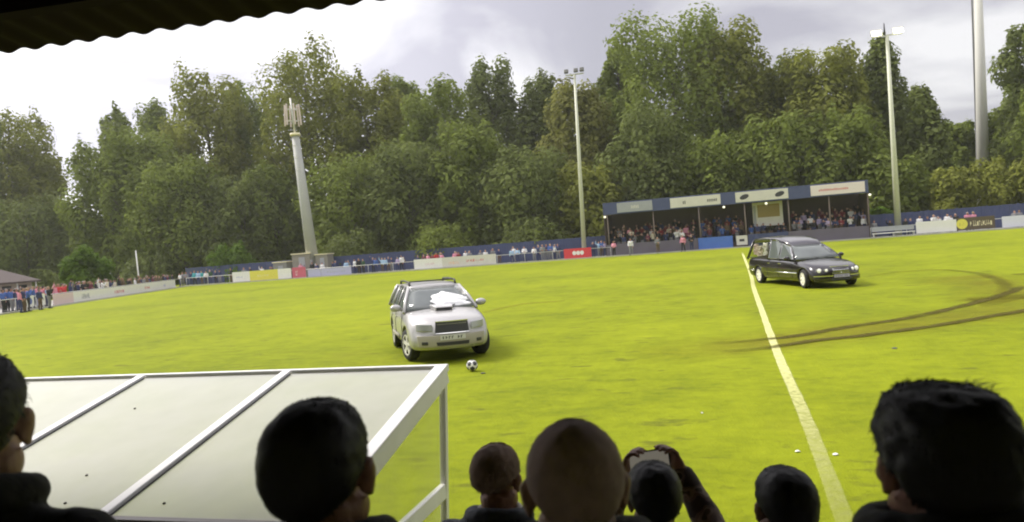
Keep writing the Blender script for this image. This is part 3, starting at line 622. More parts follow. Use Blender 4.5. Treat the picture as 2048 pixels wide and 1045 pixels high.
# ================================================================== PEOPLE
def head_parts(b, hc, q, s=1., ears=True):
    """head whose ear level is hc; q rotates head-local (x right, y face, z up) into the world"""
    P = lambda x, y, z: hc + q @ (Vector((x, y, z))*s)
    b.ball(P(0, -.014, .040), (.074*s, .093*s, .084*s), q, 20, 14); b.ball(P(0, .030, .018), (.064*s, .066*s, .066*s), q, 16, 10)
    b.ball(P(0, .034, -.045), (.053*s, .058*s, .060*s), q, 16, 10); b.ball(P(0, .062, -.092), (.030*s, .030*s, .022*s), q)
    for e_ in (-1, 1):
        b.ball(P(e_*.040, .060, -.020), (.024*s, .024*s, .022*s), q); b.ball(P(e_*.028, .083, .030), (.027*s, .013*s, .009*s), q)
        b.ball(P(e_*.045, .008, -.055), (.022*s, .045*s, .034*s), q); b.ball(P(e_*.012, .104, -.020), (.009*s, .010*s, .008*s), q)
        if ears:
            qe = q @ Euler((R(-12), 0, R(-28)*e_)).to_matrix()
            b.ball(P(e_*.081, -.012, .006), (.007*s, .020*s, .033*s), qe, 12, 8); b.ball(P(e_*.085, -.018, .018), (.007*s, .015*s, .018*s), qe, 10, 6)
            b.ball(P(e_*.077, .002, -.022), (.007*s, .010*s, .013*s), qe, 10, 6)
    b.tube([P(0, .086, .028), P(0, .104, -.004), P(0, .112, -.020)], [.008*s, .011*s, .014*s], 8); b.ball(P(0, .110, -.020), .012*s)
    b.ball(P(0, .089, -.052), (.024*s, .010*s, .006*s), q); b.ball(P(0, .087, -.064), (.020*s, .010*s, .007*s), q)
def hand_parts(b, w, d, nrm, side, s=1., curl=.5, palm_only=False):
    """w wrist, d direction of the fingers, nrm palm normal, side +1 thumb on d x nrm side"""
    d = d.normalized(); nrm = (nrm - d*nrm.dot(d)).normalized(); x = d.cross(nrm)*side; q = Matrix((x, d, nrm)).transposed()
    b.ball(w+d*.045*s, (.040*s, .052*s, .016*s), q, 12, 8); b.cap(w, w+d*.04*s, .025*s, .026*s, 8)
    for k, (ox, ln) in enumerate(((.030, .072), (.010, .082), (-.010, .076), (-.029, .060))):
        p = w+d*.085*s+x*ox*s*.95; dd = d.copy(); bend = curl*(1+.12*k)
        for j in range(3):
            dd = (dd*math.cos(bend*.8)+nrm*math.sin(bend*.8)).normalized() if j else (d*math.cos(bend*.5)+nrm*math.sin(bend*.5)).normalized()
            p2_ = p+dd*ln*s*(.42, .32, .26)[j]; b.cap(p, p2_, (.0095, .0088, .0082)[j]*s, (.0088, .0082, .0072)[j]*s, 8); nrm2 = nrm; p = p2_
            nrm = (nrm*math.cos(bend*.8)-dd*math.sin(bend*.3)).normalized() if j < 2 else nrm
        nrm = q.col[2].copy()
    p = w+d*.025*s+x*.030*s; t1 = (d*.6+x*.75+nrm*.25).normalized(); t2 = (d*.85+x*.3+nrm*.35).normalized()
    b.cap(p, p+t1*.040*s, .013*s, .011*s, 8); b.cap(p+t1*.040*s, p+t1*.040*s+t2*.030*s, .011*s, .008*s, 8)
def joints(pose):
    J = dict(hip=[(-.09, 0, .92), (.09, 0, .92)], knee=[(-.105, .02, .50), (.105, .02, .50)], ankle=[(-.11, -.02, .09), (.11, -.02, .09)],
             sh=[(-.185, -.01, 1.40), (.185, -.01, 1.40)], el=[(-.245, -.04, 1.12), (.245, -.04, 1.12)], wr=[(-.25, .07, .89), (.25, .07, .89)], nk=(0, -.015, 1.46), hd=(0, .012, 1.615), fing=[(0, .15, -1), (0, .15, -1)])
    J.update(pose or {}); return J
def V3(p): return Vector(p)
TORSO = [(0, 0, .84, .10, .08), (0, 0, .90, .155, .11), (0, 0, 1.0, .160, .112), (0, .0, 1.10, .145, .10), (0, .0, 1.24, .165, .112), (0, -.005, 1.34, .178, .110), (0, -.01, 1.41, .160, .085), (0, -.013, 1.455, .085, .065)]
def grow(b, J, part, g=0.):
    """adds one region of a figure, g metres thicker than the skin"""
    if part == 'torso':
        b.loft([(x, y, z, rx+g, ry+g) for x, y, z, rx, ry in TORSO])
        for k in (0, 1): b.ball(J['sh'][k], (.062+g, .060+g, .060+g)); b.cap((.05*(-1, 1)[k], -.015, 1.435), J['sh'][k], .05+g, .050+g)
    if part == 'arms' or part == 'sleeves':
        for k in (0, 1):
            b.cap(J['sh'][k], J['el'][k], .052+g, .041+g); w = V3(J['wr'][k]); e = V3(J['el'][k])
            if part == 'sleeves': w = w+(e-w)*.06
            b.cap(e, w, .041+g, .027+g)
    if part == 'legs':
        for k in (0, 1): b.cap(J['hip'][k], J['knee'][k], .085+g, .055+g); b.cap(J['knee'][k], J['ankle'][k], .053+g, .036+g)
        b.ball((0, 0, .90), (.155+g, .11+g, .09+g))
    if part == 'feet':
        for k in (0, 1):
            a = V3(J['ankle'][k]); b.cap(a+Vector((0, -.02, -.045)), a+Vector((.01*(-1, 1)[k], .15, -.06)), .042+g, .034+g)
SKIN = lambda n, c: mat('skin_'+n, c, .55, var=.12, scale=9, bump=.15, bscale=90, spec=.35)
def hair_piece(hc, q, s, m, parent, thick=.014, pe=2.4, front=.75, back=-.55, side=-.05, nape=.0, rough=.004, strands=1400, slen=.022, seed=3, flat=0., tuft=None, crown_bald=0., name='hair'):
    C_ = Vector((0, -.016, .036)); A = Vector((.076, .096, .088)); nu, nv = 72, 44; rr = []; pts = []
    def th(ph, el):                       # ph 0 = face, pi = back
        f = (1+math.cos(ph))/2; lo = back+(side-back)*(f/.55)**.8 if f < .55 else side+(front-side)*min(1, (f-.55)/.28)
        x = (el-lo)/.16; w = max(0, min(1, x)); w = w*w*(3-2*w)
        if crown_bald: w *= max(0, min(1, (crown_bald-el)/.25))
        return w
    for i in range(nv+1):
        el = -1.25+(math.pi/2+1.25)*i/nv; ring = []
        for k in range(nu):
            ph = 2*math.pi*k/nu; pp = ph if ph <= math.pi else 2*math.pi-ph; d = Vector((math.sin(ph)*math.cos(el), math.cos(ph)*math.cos(el), math.sin(el)))
            base = (abs(d.x/A.x)**pe+abs(d.y/A.y)**pe+abs(d.z/A.z)**pe)**(-1/pe); w = th(pp, el)
            n_ = mnoise.noise(d*4.5+Vector((seed, 0, 0)))*rough*2+mnoise.noise(Vector((d.x*16, d.y*16, d.z*7))+Vector((0, seed, 0)))*rough
            ex = (thick+n_)*w - .010*(1-w); zz = (base+ex)
            p = C_+d*zz
            if flat and p.z > .036+flat: p.z = .036+flat+(p.z-.036-flat)*.45
            if w > .25: pts.append((p, d, w))
            ring.append(hc + q @ (p*s))
        rr.append(ring)
    b = MB(); b.rings(rr); rn = random.Random(seed)
    for k in range(strands):
        p, d, w = rn.choice(pts); tan = (Vector((0, -.75, -.55)) if d.z > .35 else Vector((0, -.15, -1)))+Vector((rn.uniform(-.6, .6), rn.uniform(-.4, .5), rn.uniform(-.3, .35)))
        tan = (tan-d*tan.dot(d)).normalized(); t2 = (tan+d*rn.uniform(.02, .35)).normalized(); wd = d.cross(tan)*.0011; Ls = slen*rn.uniform(.5, 1.3)
        r0 = p-d*.003; r1 = p+t2*Ls*.55; r2 = p+t2*Ls*.8-d*Ls*.1+tan*Ls*.25
        b.add([hc+q @ (x*s) for x in (r0-wd, r0+wd, r1+wd*.8, r1-wd*.8, r2)], [(0, 1, 2, 3), (3, 2, 4)])
    if tuft:
        for k in range(tuft[1]):
            p0 = Vector(tuft[0])+Vector((rn.uniform(-.028, .028), rn.uniform(-.03, .03), rn.uniform(-.008, .004))); dr = Vector((rn.uniform(.3, .9), rn.uniform(-.3, .3), rn.uniform(.05, .5))).normalized()
            Ls = rn.uniform(.018, .036); wd = Vector((0, .0022, 0)); b.add([hc+q @ (x*s) for x in (p0-wd, p0+wd, p0+dr*Ls+Vector((0, 0, -.25*Ls)))], [(0, 1, 2)])
    return b.build(name, m, parent, True)
def person_near(top, yaw, floor, label, skin, top_mat, hair_kw, pose=None, tilt=(0, 0), voxel=.0065, bodyyaw=0., hood=True, hz=0., s=None, collar=None, hs=1., trouser=None, grp='spectators standing in the near stand'):
    """top: world point of the crown of the head"""
    floor = floor; H = 1.747; s = s or (top.z-floor)/H; e = empty('person', (top.x, top.y, top.z-H*s), bodyyaw, label, 'person', grp)
    J = joints(pose); b = MB(); q = Euler((R(tilt[0]), R(tilt[1]), yaw-bodyyaw)).to_matrix(); hc = V3(J['hd'])
    for p in ('torso', 'arms', 'legs', 'feet'): grow(b, J, p)
    b.tube([(0, -.02, 1.43), (0, -.018, 1.50), hc+Vector((0, -.02, -.04))], [.062, .055, .056], 14); head_parts(b, hc, q, hs)
    for k in (0, 1): hand_parts(b, V3(J['wr'][k]), V3(J['fing'][k]), V3(J.get('palm', [(1, 0, 0), (-1, 0, 0)])[k]), (-1, 1)[k]*J.get('tside', 1), 1., J.get('curl', (.5, .5))[k])
    body = remesh(b, 'body', skin, e, voxel, 3, .5)
    for k in (-1, 1):
        p = hc+q @ (Vector((k*.031, .077, .012))*hs); ey = MB().ball(p, .0125*hs).build('eye', mat('eye_white', (.75, .72, .68), .2), e, True)
        MB().ball(p+q @ Vector((0, .0075, 0)), .0062).build('iris', mat('eye_iris', (.05, .035, .02), .2), ey, True)
    if hair_kw: hair_piece(hc, q, hs, parent=e, **hair_kw)
    c = MB(); grow(c, J, 'torso', .022); grow(c, J, 'sleeves', .018)
    if hood: c.tube([hc+Vector((.098*math.cos(a), -.02+.085*math.sin(a), -.100+hz+.022*math.sin(a*1.0+math.pi)*1)) for a in [k*2*math.pi/16 for k in range(17)]], .030, 8)
    j = remesh(c, 'jacket', top_mat, e, .010, 3, .5)
    md = j.modifiers.new('w', 'DISPLACE'); tx = bpy.data.textures.new('folds', 'CLOUDS'); tx.noise_scale = .09; md.texture = tx; md.strength = .022; md.mid_level = .45; bake(j)
    if collar:
        c = MB(); c.tube([hc+Vector((.074*math.cos(a), -.02+.072*math.sin(a), -.105+.012*math.sin(a))) for a in [k*2*math.pi/20 for k in range(21)]], .017, 8); c.build('shirt_collar', collar, e, True)
    t = MB(); grow(t, J, 'legs', .018); remesh(t, 'trousers', trouser or mat('dark_trousers', (.02, .022, .03), .9, bump=.3), e, .014, 2)
    f = MB(); grow(f, J, 'feet', .012); remesh(f, 'shoes', mat('black_shoes', (.012, .012, .012), .4), e, .010, 1)
    e.scale = (s, s, s); return e
M_blackj = mat('black_jacket', (.014, .013, .014), .85, var=.3, scale=6, bump=.3, bscale=30)
M_navyj = mat('navy_grey_jacket', (.06, .065, .085), .75, var=.25, scale=7, bump=.3)
M_hdark = mat('hair_dark', (.012, .010, .009), .6, var=.4, scale=30); M_hbrown = mat('hair_brown', (.045, .032, .024), .65, var=.3, scale=25)
M_hgrey = mat('hair_stubble', (.42, .30, .27), .8, var=.25, scale=40)
SK1, SK2, SK3 = SKIN('ruddy', (.34, .17, .12)), SKIN('fair', (.42, .25, .19)), SKIN('tan', (.30, .17, .12))
# camouflage sleeve
mc = bpy.data.materials.new('camouflage_jacket'); mc.use_nodes = True; tt_ = mc.node_tree; bb = tt_.nodes['Principled BSDF']; c_ = nd(tt_, 'ShaderNodeTexCoord'); n_ = nd(tt_, 'ShaderNodeTexNoise'); n_.inputs['Scale'].default_value = 17; n_.inputs['Detail'].default_value = 1
tt_.links.new(c_.outputs['Object'], n_.inputs[0]); r_ = nd(tt_, 'ShaderNodeValToRGB'); r_.color_ramp.interpolation = 'CONSTANT'; tt_.links.new(n_.outputs[0], r_.inputs[0])
el = r_.color_ramp.elements; el[0].color = (.05, .035, .028, 1); el[1].position = .45; el[1].color = (.16, .115, .09, 1); x_ = el.new(.56); x_.color = (.30, .24, .19, 1); x_ = el.new(.62); x_.color = (.09, .07, .045, 1)
tt_.links.new(r_.outputs[0], bb.inputs['Base Color']); bb.inputs['Roughness'].default_value = .85

hd = dict(m=M_hdark)
# big man on the right: thick dark hair, tuft on top
person_near(deep(1876, 757, 1.02), 0, .40, 'large man at right with thick dark hair seen from behind, hiding the pitch', SK1, M_blackj,
            dict(m=M_hdark, thick=.017, back=-1.12, side=-.12, rough=.003, strands=3400, slen=.010, seed=11, flat=.078, tuft=((.045, -.01, .118), 45)), hs=.97, hz=.03)
# bald man in the middle
person_near(deep(1140, 841, 1.20), R(3), .40, 'bald man in the middle with grey stubble and large ears seen from behind', SK2, M_blackj,
            dict(m=M_hgrey, thick=.005, back=-.95, side=-.05, front=1.0, rough=.0008, strands=2500, slen=.005, seed=5, pe=2.02), hs=1.03, hz=.030)
# man turned right with cropped hair in front of the dugout
person_near(deep(630, 808, 1.24), R(-9), .40, 'man with cropped dark hair turned half right in front of the dugout roof', SK1, M_blackj,
            dict(m=M_hdark, thick=.008, back=-.95, side=-.05, rough=.0012, strands=1800, slen=.007, seed=8), hs=1.06, tilt=(3, 0))
# man at the left edge in profile
person_near(deep(-84, 722, 1.34), R(20), .40, 'man at the left edge in profile, short hair, flushed cheek and black jacket', SK2, M_blackj,
            dict(m=M_hdark, thick=.012, back=-.7, side=.05, front=.85, rough=.0012, strands=1500, slen=.014, seed=9), hs=1.08, bodyyaw=R(-5), tilt=(2, 0))
# small balding man, grey jacket
person_near(deep(988, 892, 2.50), R(-24), 0, 'small balding man in grey jacket with pale shirt collar beside the dugout', SK1, M_navyj,
            dict(m=mat('hair_fading', (.30, .20, .145), .8, var=.35, scale=22), pe=2.1, thick=.012, back=-.75, side=-.05, front=1.0, rough=.0015, strands=3500, slen=.010, seed=4), collar=mat('pale_shirt', (.55, .53, .50), .8), hood=True, hz=-.012, tilt=(-10, 0), bodyyaw=R(-20), hs=1.0)
# man filming with a phone
ph = deep(1298, 921, 2.62); hp = deep(1303, 927, 2.30); H_ = hp.z/1.747
def loc(p): return (Vector(p)-Vector((hp.x, hp.y, 0)))/H_
pl = loc(ph); hw_ = .078
fil = person_near(hp, R(2), 0, 'man with dark hair in camouflage jacket filming with a phone held above his head', SK3, mc,
            dict(m=M_hdark, thick=.012, back=-.9, side=-.08, rough=.0015, strands=1800, slen=.010, seed=2),
            pose=dict(el=[(-.215, .20, 1.30), (.255, .17, 1.38)], wr=[(pl.x-hw_-.030, pl.y-.01, pl.z-.065), (pl.x+hw_+.040, pl.y-.01, pl.z-.06)],
                      fing=[(.28, .05, .9), (-.28, .05, .9)], palm=[(.75, -.3, -.2), (-.75, -.3, -.2)], curl=(.75, .75), tside=-1), hood=False)
e = empty('phone', ph, R(2), 'dark smartphone held sideways over the head of the man in camouflage', 'phone')
MB().b2((-.076, -.004, -.037), (.076, .004, .037)).build('case', mat('phone_case', (.01, .01, .012), .35), e, bevel=.004)
MB().b2((-.069, -.0055, -.033), (.069, -.0042, .033)).build('screen', mat('phone_screen', (.18, .17, .16), .12, emit=(.40, .37, .30), estr=.15), e)
e.rotation_euler = (R(4), R(-3.5), R(2))
# boy
person_near(deep(1562, 939, 2.12), R(6), 0, 'boy or small person with dark hair just left of the white pitch line', SK3, M_blackj,
            dict(m=M_hdark, thick=.014, back=-.8, side=-.08, rough=.0015, strands=1600, slen=.010, seed=6), hood=False, tilt=(0, 4), hs=1.0)
# person in lilac partly hidden behind the big man
person_near(deep(1903, 876, 1.95), R(-6), 0, 'person in lilac top mostly hidden behind the large man at right', SK2, mat('lilac_cloth', (.33, .30, .42), .85, var=.1, bump=.2),
            dict(m=M_hbrown, thick=.012, back=-.8, side=-.05, rough=.004, strands=800, slen=.014, seed=12), hood=False, hs=.95)

# ================================================================== NEAR SIDE: dugout and our own stand
PC = deep(886, 737, 5.0)
M_fr = mat('white_frame', (.78, .77, .76), .45, var=.14, scale=5); M_poly = glass_mat('polycarbonate_roof', (.93, .94, .92), .46, .3, 1.25, (.82, .81, .80), .5); M_clear = glass_mat('clear_side_sheet', (.95, .96, .92), .93, .08, 1.12, (.6, .6, .5), .5)
dug = empty('dugout', (PC.x, PC.y, 0), -HEAD, 'white framed dugout with a sloping translucent roof in front of the spectators', 'dugout')
# local: x along the touchline (right), y towards the pitch, z up; roof falls towards the viewer (-y)
zc_, dr, RL, DL = PC.z, .232, 1.72, 5.4
def rp(x, y, dz=0): return Vector((x, y, zc_+dr*y+dz))
sh = MB(); sh.prism([rp(-DL, -.05, .004), rp(0, -.05, .004), rp(0, -RL, .004), rp(-DL, -RL, .004)], (0, 0, .008)); sh.build('roof_sheet', M_poly, dug)
def bar(name, p0, p1, w, h_, m=M_fr):
    p0, p1 = Vector(p0), Vector(p1); d = (p1-p0).normalized(); q = d.to_track_quat('Y', 'Z'); c = (p0+p1)/2
    b = MB(); b.box((0, 0, 0), (w, (p1-p0).length, h_)); o = b.build(name, m, dug, bevel=.006); o.location = c; o.rotation_euler = q.to_euler(); return o
bar('front_beam', rp(-DL, 0, 0), rp(.035, 0, 0), .045, .05); bar('back_beam', rp(-DL, -RL-.02, 0), rp(.035, -RL-.02, 0), .05, .05, mat('grey_alloy', (.16, .14, .14), .5))
for x in (0, -1.17, -2.42, -3.67, -4.92): bar('rafter', rp(x, -.03, .018), rp(x, -RL, .018), .066 if x else .085, .03); 
for x in (-1.17, -2.42, -3.67, -4.92): bar('seal_strip', rp(x+.044, -.06, .014), rp(x+.044, -RL, .014), .008, .012, mat('dark_rubber', (.05, .05, .055), .7))
lean = .072
def sp(y, z): return Vector((-lean*(zc_-z), y, z))
bar('corner_post', sp(0, 0), sp(0, zc_-.03), .05, .045); bar('corner_post', (-DL, 0, 0), (-DL, 0, zc_-.03), .05, .045)
bar('back_post', sp(-RL, 0), sp(-RL, zc_-dr*RL-.03), .05, .05); bar('back_post', (-DL, -RL, 0), (-DL, -RL, zc_-dr*RL-.03), .05, .05)
bar('side_rail', sp(-.02, .72), sp(-RL, .72), .04, .10)
bar('side_fascia', Vector((.036, -.02, zc_-.045)), Vector((.036, -RL, zc_-.045-dr*RL)), .012, .10)
ss = MB(); ss.prism([sp(-.03, .05), sp(-.03, zc_-.06), sp(-RL+.03, zc_-dr*RL-.06), sp(-RL+.03, .05)], (.006, 0, 0)); ss.build('side_sheet', M_clear, dug)
bw = MB(); bw.b2((-DL, -RL-.035, .1), (-.02, -RL-.027, zc_-dr*RL-.05)); bw.build('back_sheet', M_poly, dug)
bn = MB(); bn.b2((-DL+.1, -RL+.15, .40), (-.15, -RL+.55, .45)); bn.build('bench', mat('grey_plastic', (.25, .26, .28), .5), dug, bevel=.01)
for x in (-5.1, -3.4, -1.8, -.3): MB().b2((x, -RL+.2, 0), (x+.05, -RL+.5, .399)).build('bench_leg', M_steel, dug)
for x, y in ((-2.02, -.55), (-1.5, -1.62), (-1.62, -1.36), (-.9, -1.60)):
    MB().ball(rp(x, y, .014), (.008, .009, .006), seg=8, nr=5).build('bolt', mat('dark_bolt', (.06, .05, .05), .6), dug, True)
# the covered terrace the crowd stands in
RT = R(-10.2)
ea = deep(0, 108, 4.2); er = -10.2
eu = Vector((math.cos(RT), math.sin(RT), 0)); ev = Vector((-eu.y, eu.x, 0)); oe = Vector((0, 0, 0)); Ye = ea.dot(ev) if False else (ea-Vector((0, 0, ea.z))).dot(ev)
# the eave height that puts its edge on both ends seen in the photo
best = None
for k in range(60):
    Yk = 3.0+.05*k; zz_ = [C0.z+ray(*p).z/ray(*p).dot(ev)*Yk for p in ((0, 106), (430, 46), (800, -2))]; dlt = max(zz_)-min(zz_)
Ye = 4.15; ze_ = sum(C0.z+ray(*p).z/ray(*p).dot(ev)*Ye for p in ((0, 106), (400, 49), (760, 1)))/3
near = empty('near_stand', (0, 0, 0), RT, 'dark covered terrace with a corrugated roof over the foreground crowd', 'stand')
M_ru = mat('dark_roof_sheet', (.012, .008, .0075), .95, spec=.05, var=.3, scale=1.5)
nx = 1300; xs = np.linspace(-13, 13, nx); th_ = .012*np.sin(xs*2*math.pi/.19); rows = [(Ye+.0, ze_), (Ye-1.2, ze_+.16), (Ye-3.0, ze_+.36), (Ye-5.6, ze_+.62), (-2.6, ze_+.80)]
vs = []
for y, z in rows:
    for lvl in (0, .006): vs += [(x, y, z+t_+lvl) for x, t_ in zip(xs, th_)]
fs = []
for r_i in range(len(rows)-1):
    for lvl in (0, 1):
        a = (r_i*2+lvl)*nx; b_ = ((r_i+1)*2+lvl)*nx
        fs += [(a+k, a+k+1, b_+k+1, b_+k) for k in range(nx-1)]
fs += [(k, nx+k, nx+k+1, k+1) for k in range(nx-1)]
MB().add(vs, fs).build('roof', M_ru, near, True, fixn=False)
gb = MB().b2((-13, Ye-.7, ze_-.04), (13, Ye-.6, ze_+.04)); gb.build('purlin', M_ru, near)
for yy, zz_ in ((Ye-1.3, ze_+.07), (Ye-3.1, ze_+.27), (Ye-5, ze_+.46)): MB().b2((-13, yy, zz_), (13, yy+.08, zz_+.09)).build('purlin', M_ru, near)
M_blk = mat('pale_blockwork', (.62, .58, .55), .9, var=.2)
MB().b2((-13, -2.6, 0), (13, -2.45, ze_+.7)).build('back_wall', M_blk, near)
for s_ in (-1, 1): MB().b2((s_*13-.08, -2.44, 0), (s_*13+.08, 3.6, ze_-.1)).build('side_wall', M_blk, near)
for y0, y1, z in ((-2.44, .42, .60), (.423, 1.62, .40), (1.623, 1.80, .2)): MB().b2((-12.9, y0, 0), (12.9, y1, z)).build('terrace_step', mat('terrace_concrete', (.30, .29, .28), .9, var=.2), near)
MB().b2((-12.9, 1.803, -.05), (12.9, 3.1, .02)).build('floor_slab', MATS['terrace_concrete'], near)
for x in (-12.5, 12.5): MB().b2((x-.06, Ye-.5, 0), (x+.06, Ye-.38, ze_)).build('column', M_ru, near)

# ================================================================== SPECTATORS FAR AWAY
def seg_d(p, a, b):
    a, b = Vector(a), Vector(b); ab = b-a; t = max(0, min(1, (p-a).dot(ab)/max(1e-9, ab.dot(ab)))); return (p-a-ab*t).length
def figure_mesh(name, pose, yaw=0.):
    J = joints(pose); b = MB(); hc = V3(J['hd']); q = Euler((0, 0, yaw)).to_matrix()
    grow(b, J, 'torso', .022); grow(b, J, 'sleeves', .016); grow(b, J, 'arms', 0); grow(b, J, 'legs', .016); grow(b, J, 'feet', .01)
    b.tube([(0, -.02, 1.43), hc+Vector((0, -.02, -.04))], [.062, .056], 12); head_parts(b, hc, q, 1.06); b.ball(hc+q @ Vector((0, -.02, .045)), (.088, .104, .098), q, 16, 10)
    for k in (0, 1): hand_parts(b, V3(J['wr'][k]), V3(J['fing'][k]), V3((1, 0, 0)) if k == 0 else V3((-1, 0, 0)), (-1, 1)[k], 1.1, .5)
    o = remesh(b, name, [M_dark], None, .021, 2, .4); me = o.data; bpy.data.objects.remove(o)
    me.materials.clear()
    for m in ('skin_fair', 'hair_brown', 'black_jacket', 'dark_trousers', 'black_shoes'): me.materials.append(MATS[m])
    for p in me.polygons:
        c = p.center; l = q.transposed() @ (c-hc)
        if (c-hc).length < .19 and c.z > hc.z-.12: p.material_index = 1 if (l.z > .055+max(0, l.y)*.35 or (l.y < -.01 and l.z > -.05)) else 0; continue
        best = 9; mi = 2
        for k in (0, 1):
            hand = V3(J['wr'][k])+V3(J['fing'][k]).normalized()*.09
            for mi_, d in ((0, (c-hand).length-.10), (2, seg_d(c, J['sh'][k], J['el'][k])-.06), (2, seg_d(c, J['el'][k], J['wr'][k])-.045),
                           (3, seg_d(c, J['hip'][k], J['knee'][k])-.09), (3, seg_d(c, J['knee'][k], J['ankle'][k])-.06), (4, (c-V3(J['ankle'][k])-Vector((0, .07, -.06))).length-.12)):
                if d < best: best = d; mi = mi_
        if c.z > .97 and seg_d(c, (0, 0, 1.0), (0, 0, 1.4)) < .17: mi = 2
        if c.z > 1.43 and c.xy.length < .07: mi = 0
        p.material_index = mi
    return me
POSES = [dict(), dict(el=[(-.27, -.02, 1.14), (.27, -.02, 1.14)], wr=[(-.12, .17, 1.10), (.12, .19, 1.14)], fing=[(1, .1, 0), (-1, .1, 0)]),
         dict(el=[(-.22, .12, 1.2), (.22, .12, 1.2)], wr=[(-.07, .30, 1.50), (.07, .30, 1.50)], fing=[(.2, .1, 1), (-.2, .1, 1)]),
         dict(ankle=[(-.17, -.04, .09), (.14, .08, .09)], knee=[(-.13, .06, .5), (.12, .06, .5)], el=[(-.24, -.1, 1.14), (.25, .02, 1.12)], wr=[(-.22, .02, .92), (.24, .2, .98)]),
         dict(el=[(-.26, 0, 1.14), (.34, .05, 1.50)], wr=[(-.22, .1, .93), (.30, .12, 1.78)], fing=[(0, .2, -1), (0, .1, 1)])]
FIG = [figure_mesh('spectator_figure', p, yw) for p, yw in zip(POSES, (0, .3, -.2, .5, 0))]
CLOTH = {'white': (.72, .71, .70), 'black': (.015, .015, .018), 'navy blue': (.03, .04, .11), 'bright blue': (.05, .11, .33), 'pale blue': (.35, .5, .68), 'red': (.5, .04, .05), 'pink': (.62, .25, .33), 'dark red': (.2, .03, .04),
         'grey': (.2, .2, .21), 'maroon': (.13, .03, .05), 'teal': (.05, .32, .33), 'cream': (.6, .54, .42), 'brown': (.12, .08, .05), 'dark green': (.03, .08, .04), 'lilac': (.40, .33, .50)}
def cloth(c): return mat('cloth_'+c.replace(' ', '_'), CLOTH[c], .85)
HAIRS = [mat('hair_a', (.02, .015, .012), .7), mat('hair_b', (.07, .045, .03), .7), mat('hair_c', (.25, .23, .21), .7), mat('hair_d', (.28, .19, .09), .7)]
ORD = ['first', 'second', 'third', 'fourth', 'fifth', 'sixth', 'seventh', 'eighth', 'ninth', 'tenth', 'eleventh', 'twelfth', 'thirteenth', 'fourteenth', 'fifteenth', 'sixteenth', 'seventeenth', 'eighteenth', 'nineteenth', 'twentieth', 'twenty-first', 'twenty-second', 'twenty-third', 'twenty-fourth', 'twenty-fifth', 'twenty-sixth']
used_lab = set()
def crowd(px0, px1, py, o, n, base, cols, phrase, fr='far', grp='spectators watching from round the pitch', jit=.35, xs=None, tops=None):
    rn = random.Random(int(px0*13+o*100)); f = on if fr == 'far' else onl; wd = far if fr == 'far' else left; rot = (-HEAD if fr == 'far' else LROT)+math.pi
    cnt = {}
    for i in range(n):
        px = xs[i] if xs else px0+(px1-px0)*(i+.5)/n+rn.uniform(-jit, jit)*(px1-px0)/n
        oo = o+rn.uniform(-.12, .25); t = f(px, py, oo)[0]; c = tops[i] if tops else rn.choice(cols); cnt[c] = cnt.get(c, 0)+1
        me = FIG[rn.choice([0, 0, 1, 1, 2, 3, 3, 4] if base < .3 else [0, 1, 1, 2, 2, 4])]
        ob = bpy.data.objects.new('person', me); COL.objects.link(ob); ob.location = wd(t, oo, base); s = rn.uniform(.92, 1.06); ob.scale = (s*1.05, s*1.05, s); ob.rotation_euler = (0, 0, rot+rn.uniform(-.5, .5))
        for k, m in enumerate((rn.choice([SK1, SK2, SK2, SK3]), rn.choice(HAIRS), cloth(c), cloth(rn.choice(['navy blue', 'black', 'grey', 'navy blue', 'brown'])), MATS['black_shoes'])):
            ob.material_slots[k].link = 'OBJECT'; ob.material_slots[k].material = m
        od = ORD[min(cnt[c]-1, len(ORD)-1)]
        tag(ob, f'{c} topped spectator, {od} such from left, {phrase}', 'person', grp)
mixd = ['navy blue', 'black', 'grey', 'black', 'white', 'cream', 'maroon', 'brown', 'pink']
crowd(2, 100, 600, 1.0, 13, 0, ['pale blue', 'navy blue', 'grey', 'bright blue', 'pink', 'red'], 'under the clubhouse roof', 'left')
crowd(36, 108, 605, -1.6, 5, 0, [], 'on grass before the clubhouse', 'left', xs=[40, 47, 80, 99, 57], tops=['pink', 'navy blue', 'navy blue', 'black', 'bright blue'])
crowd(104, 134, 590, .9, 5, 0, ['red', 'pink'], 'left end of very long board', 'left')
crowd(136, 350, 575, .9, 26, 0, ['black', 'grey', 'brown', 'black', 'maroon', 'cream', 'navy blue', 'white'], 'behind the very long white board', 'left')
crowd(356, 446, 560, .9, 11, 0, [], 'left of the yellow middled board', xs=[360, 366, 373, 383, 390, 397, 404, 413, 421, 432, 440], tops=['white', 'grey', 'grey', 'navy blue', 'teal', 'pale blue', 'teal', 'white', 'dark green', 'navy blue', 'navy blue'])
crowd(140, 345, 572, 1.9, 16, 0, ['black', 'grey', 'brown', 'navy blue', 'cream'], 'second line behind very long board', 'left')
crowd(450, 1120, 525, 2.3, 24, 0, ['grey', 'navy blue', 'black', 'brown', 'pale blue', 'white'], 'strung out along the blue fence')
crowd(470, 580, 545, 1.2, 2, 0, ['navy blue', 'grey'], 'behind the yellow middled board')
crowd(588, 700, 540, 1.2, 6, 0, [], 'behind the pale lilac board', xs=[602, 625, 634, 645, 672, 693], tops=['pink', 'black', 'navy blue', 'white', 'navy blue', 'pale blue'])
crowd(705, 822, 535, .9, 9, 0, [], 'just right of the pale lilac board', xs=[710, 718, 727, 752, 765, 771, 784, 796, 804], tops=['white', 'black', 'dark green', 'bright blue', 'pale blue', 'pale blue', 'navy blue', 'lilac', 'white'])
crowd(842, 985, 520, 1.1, 11, 0, [], 'behind the peach printed white board', xs=[848, 856, 865, 873, 884, 911, 918, 932, 940, 972, 987], tops=['maroon', 'pink', 'dark red', 'red', 'pink', 'pink', 'dark red', 'white', 'grey', 'white', 'grey'])
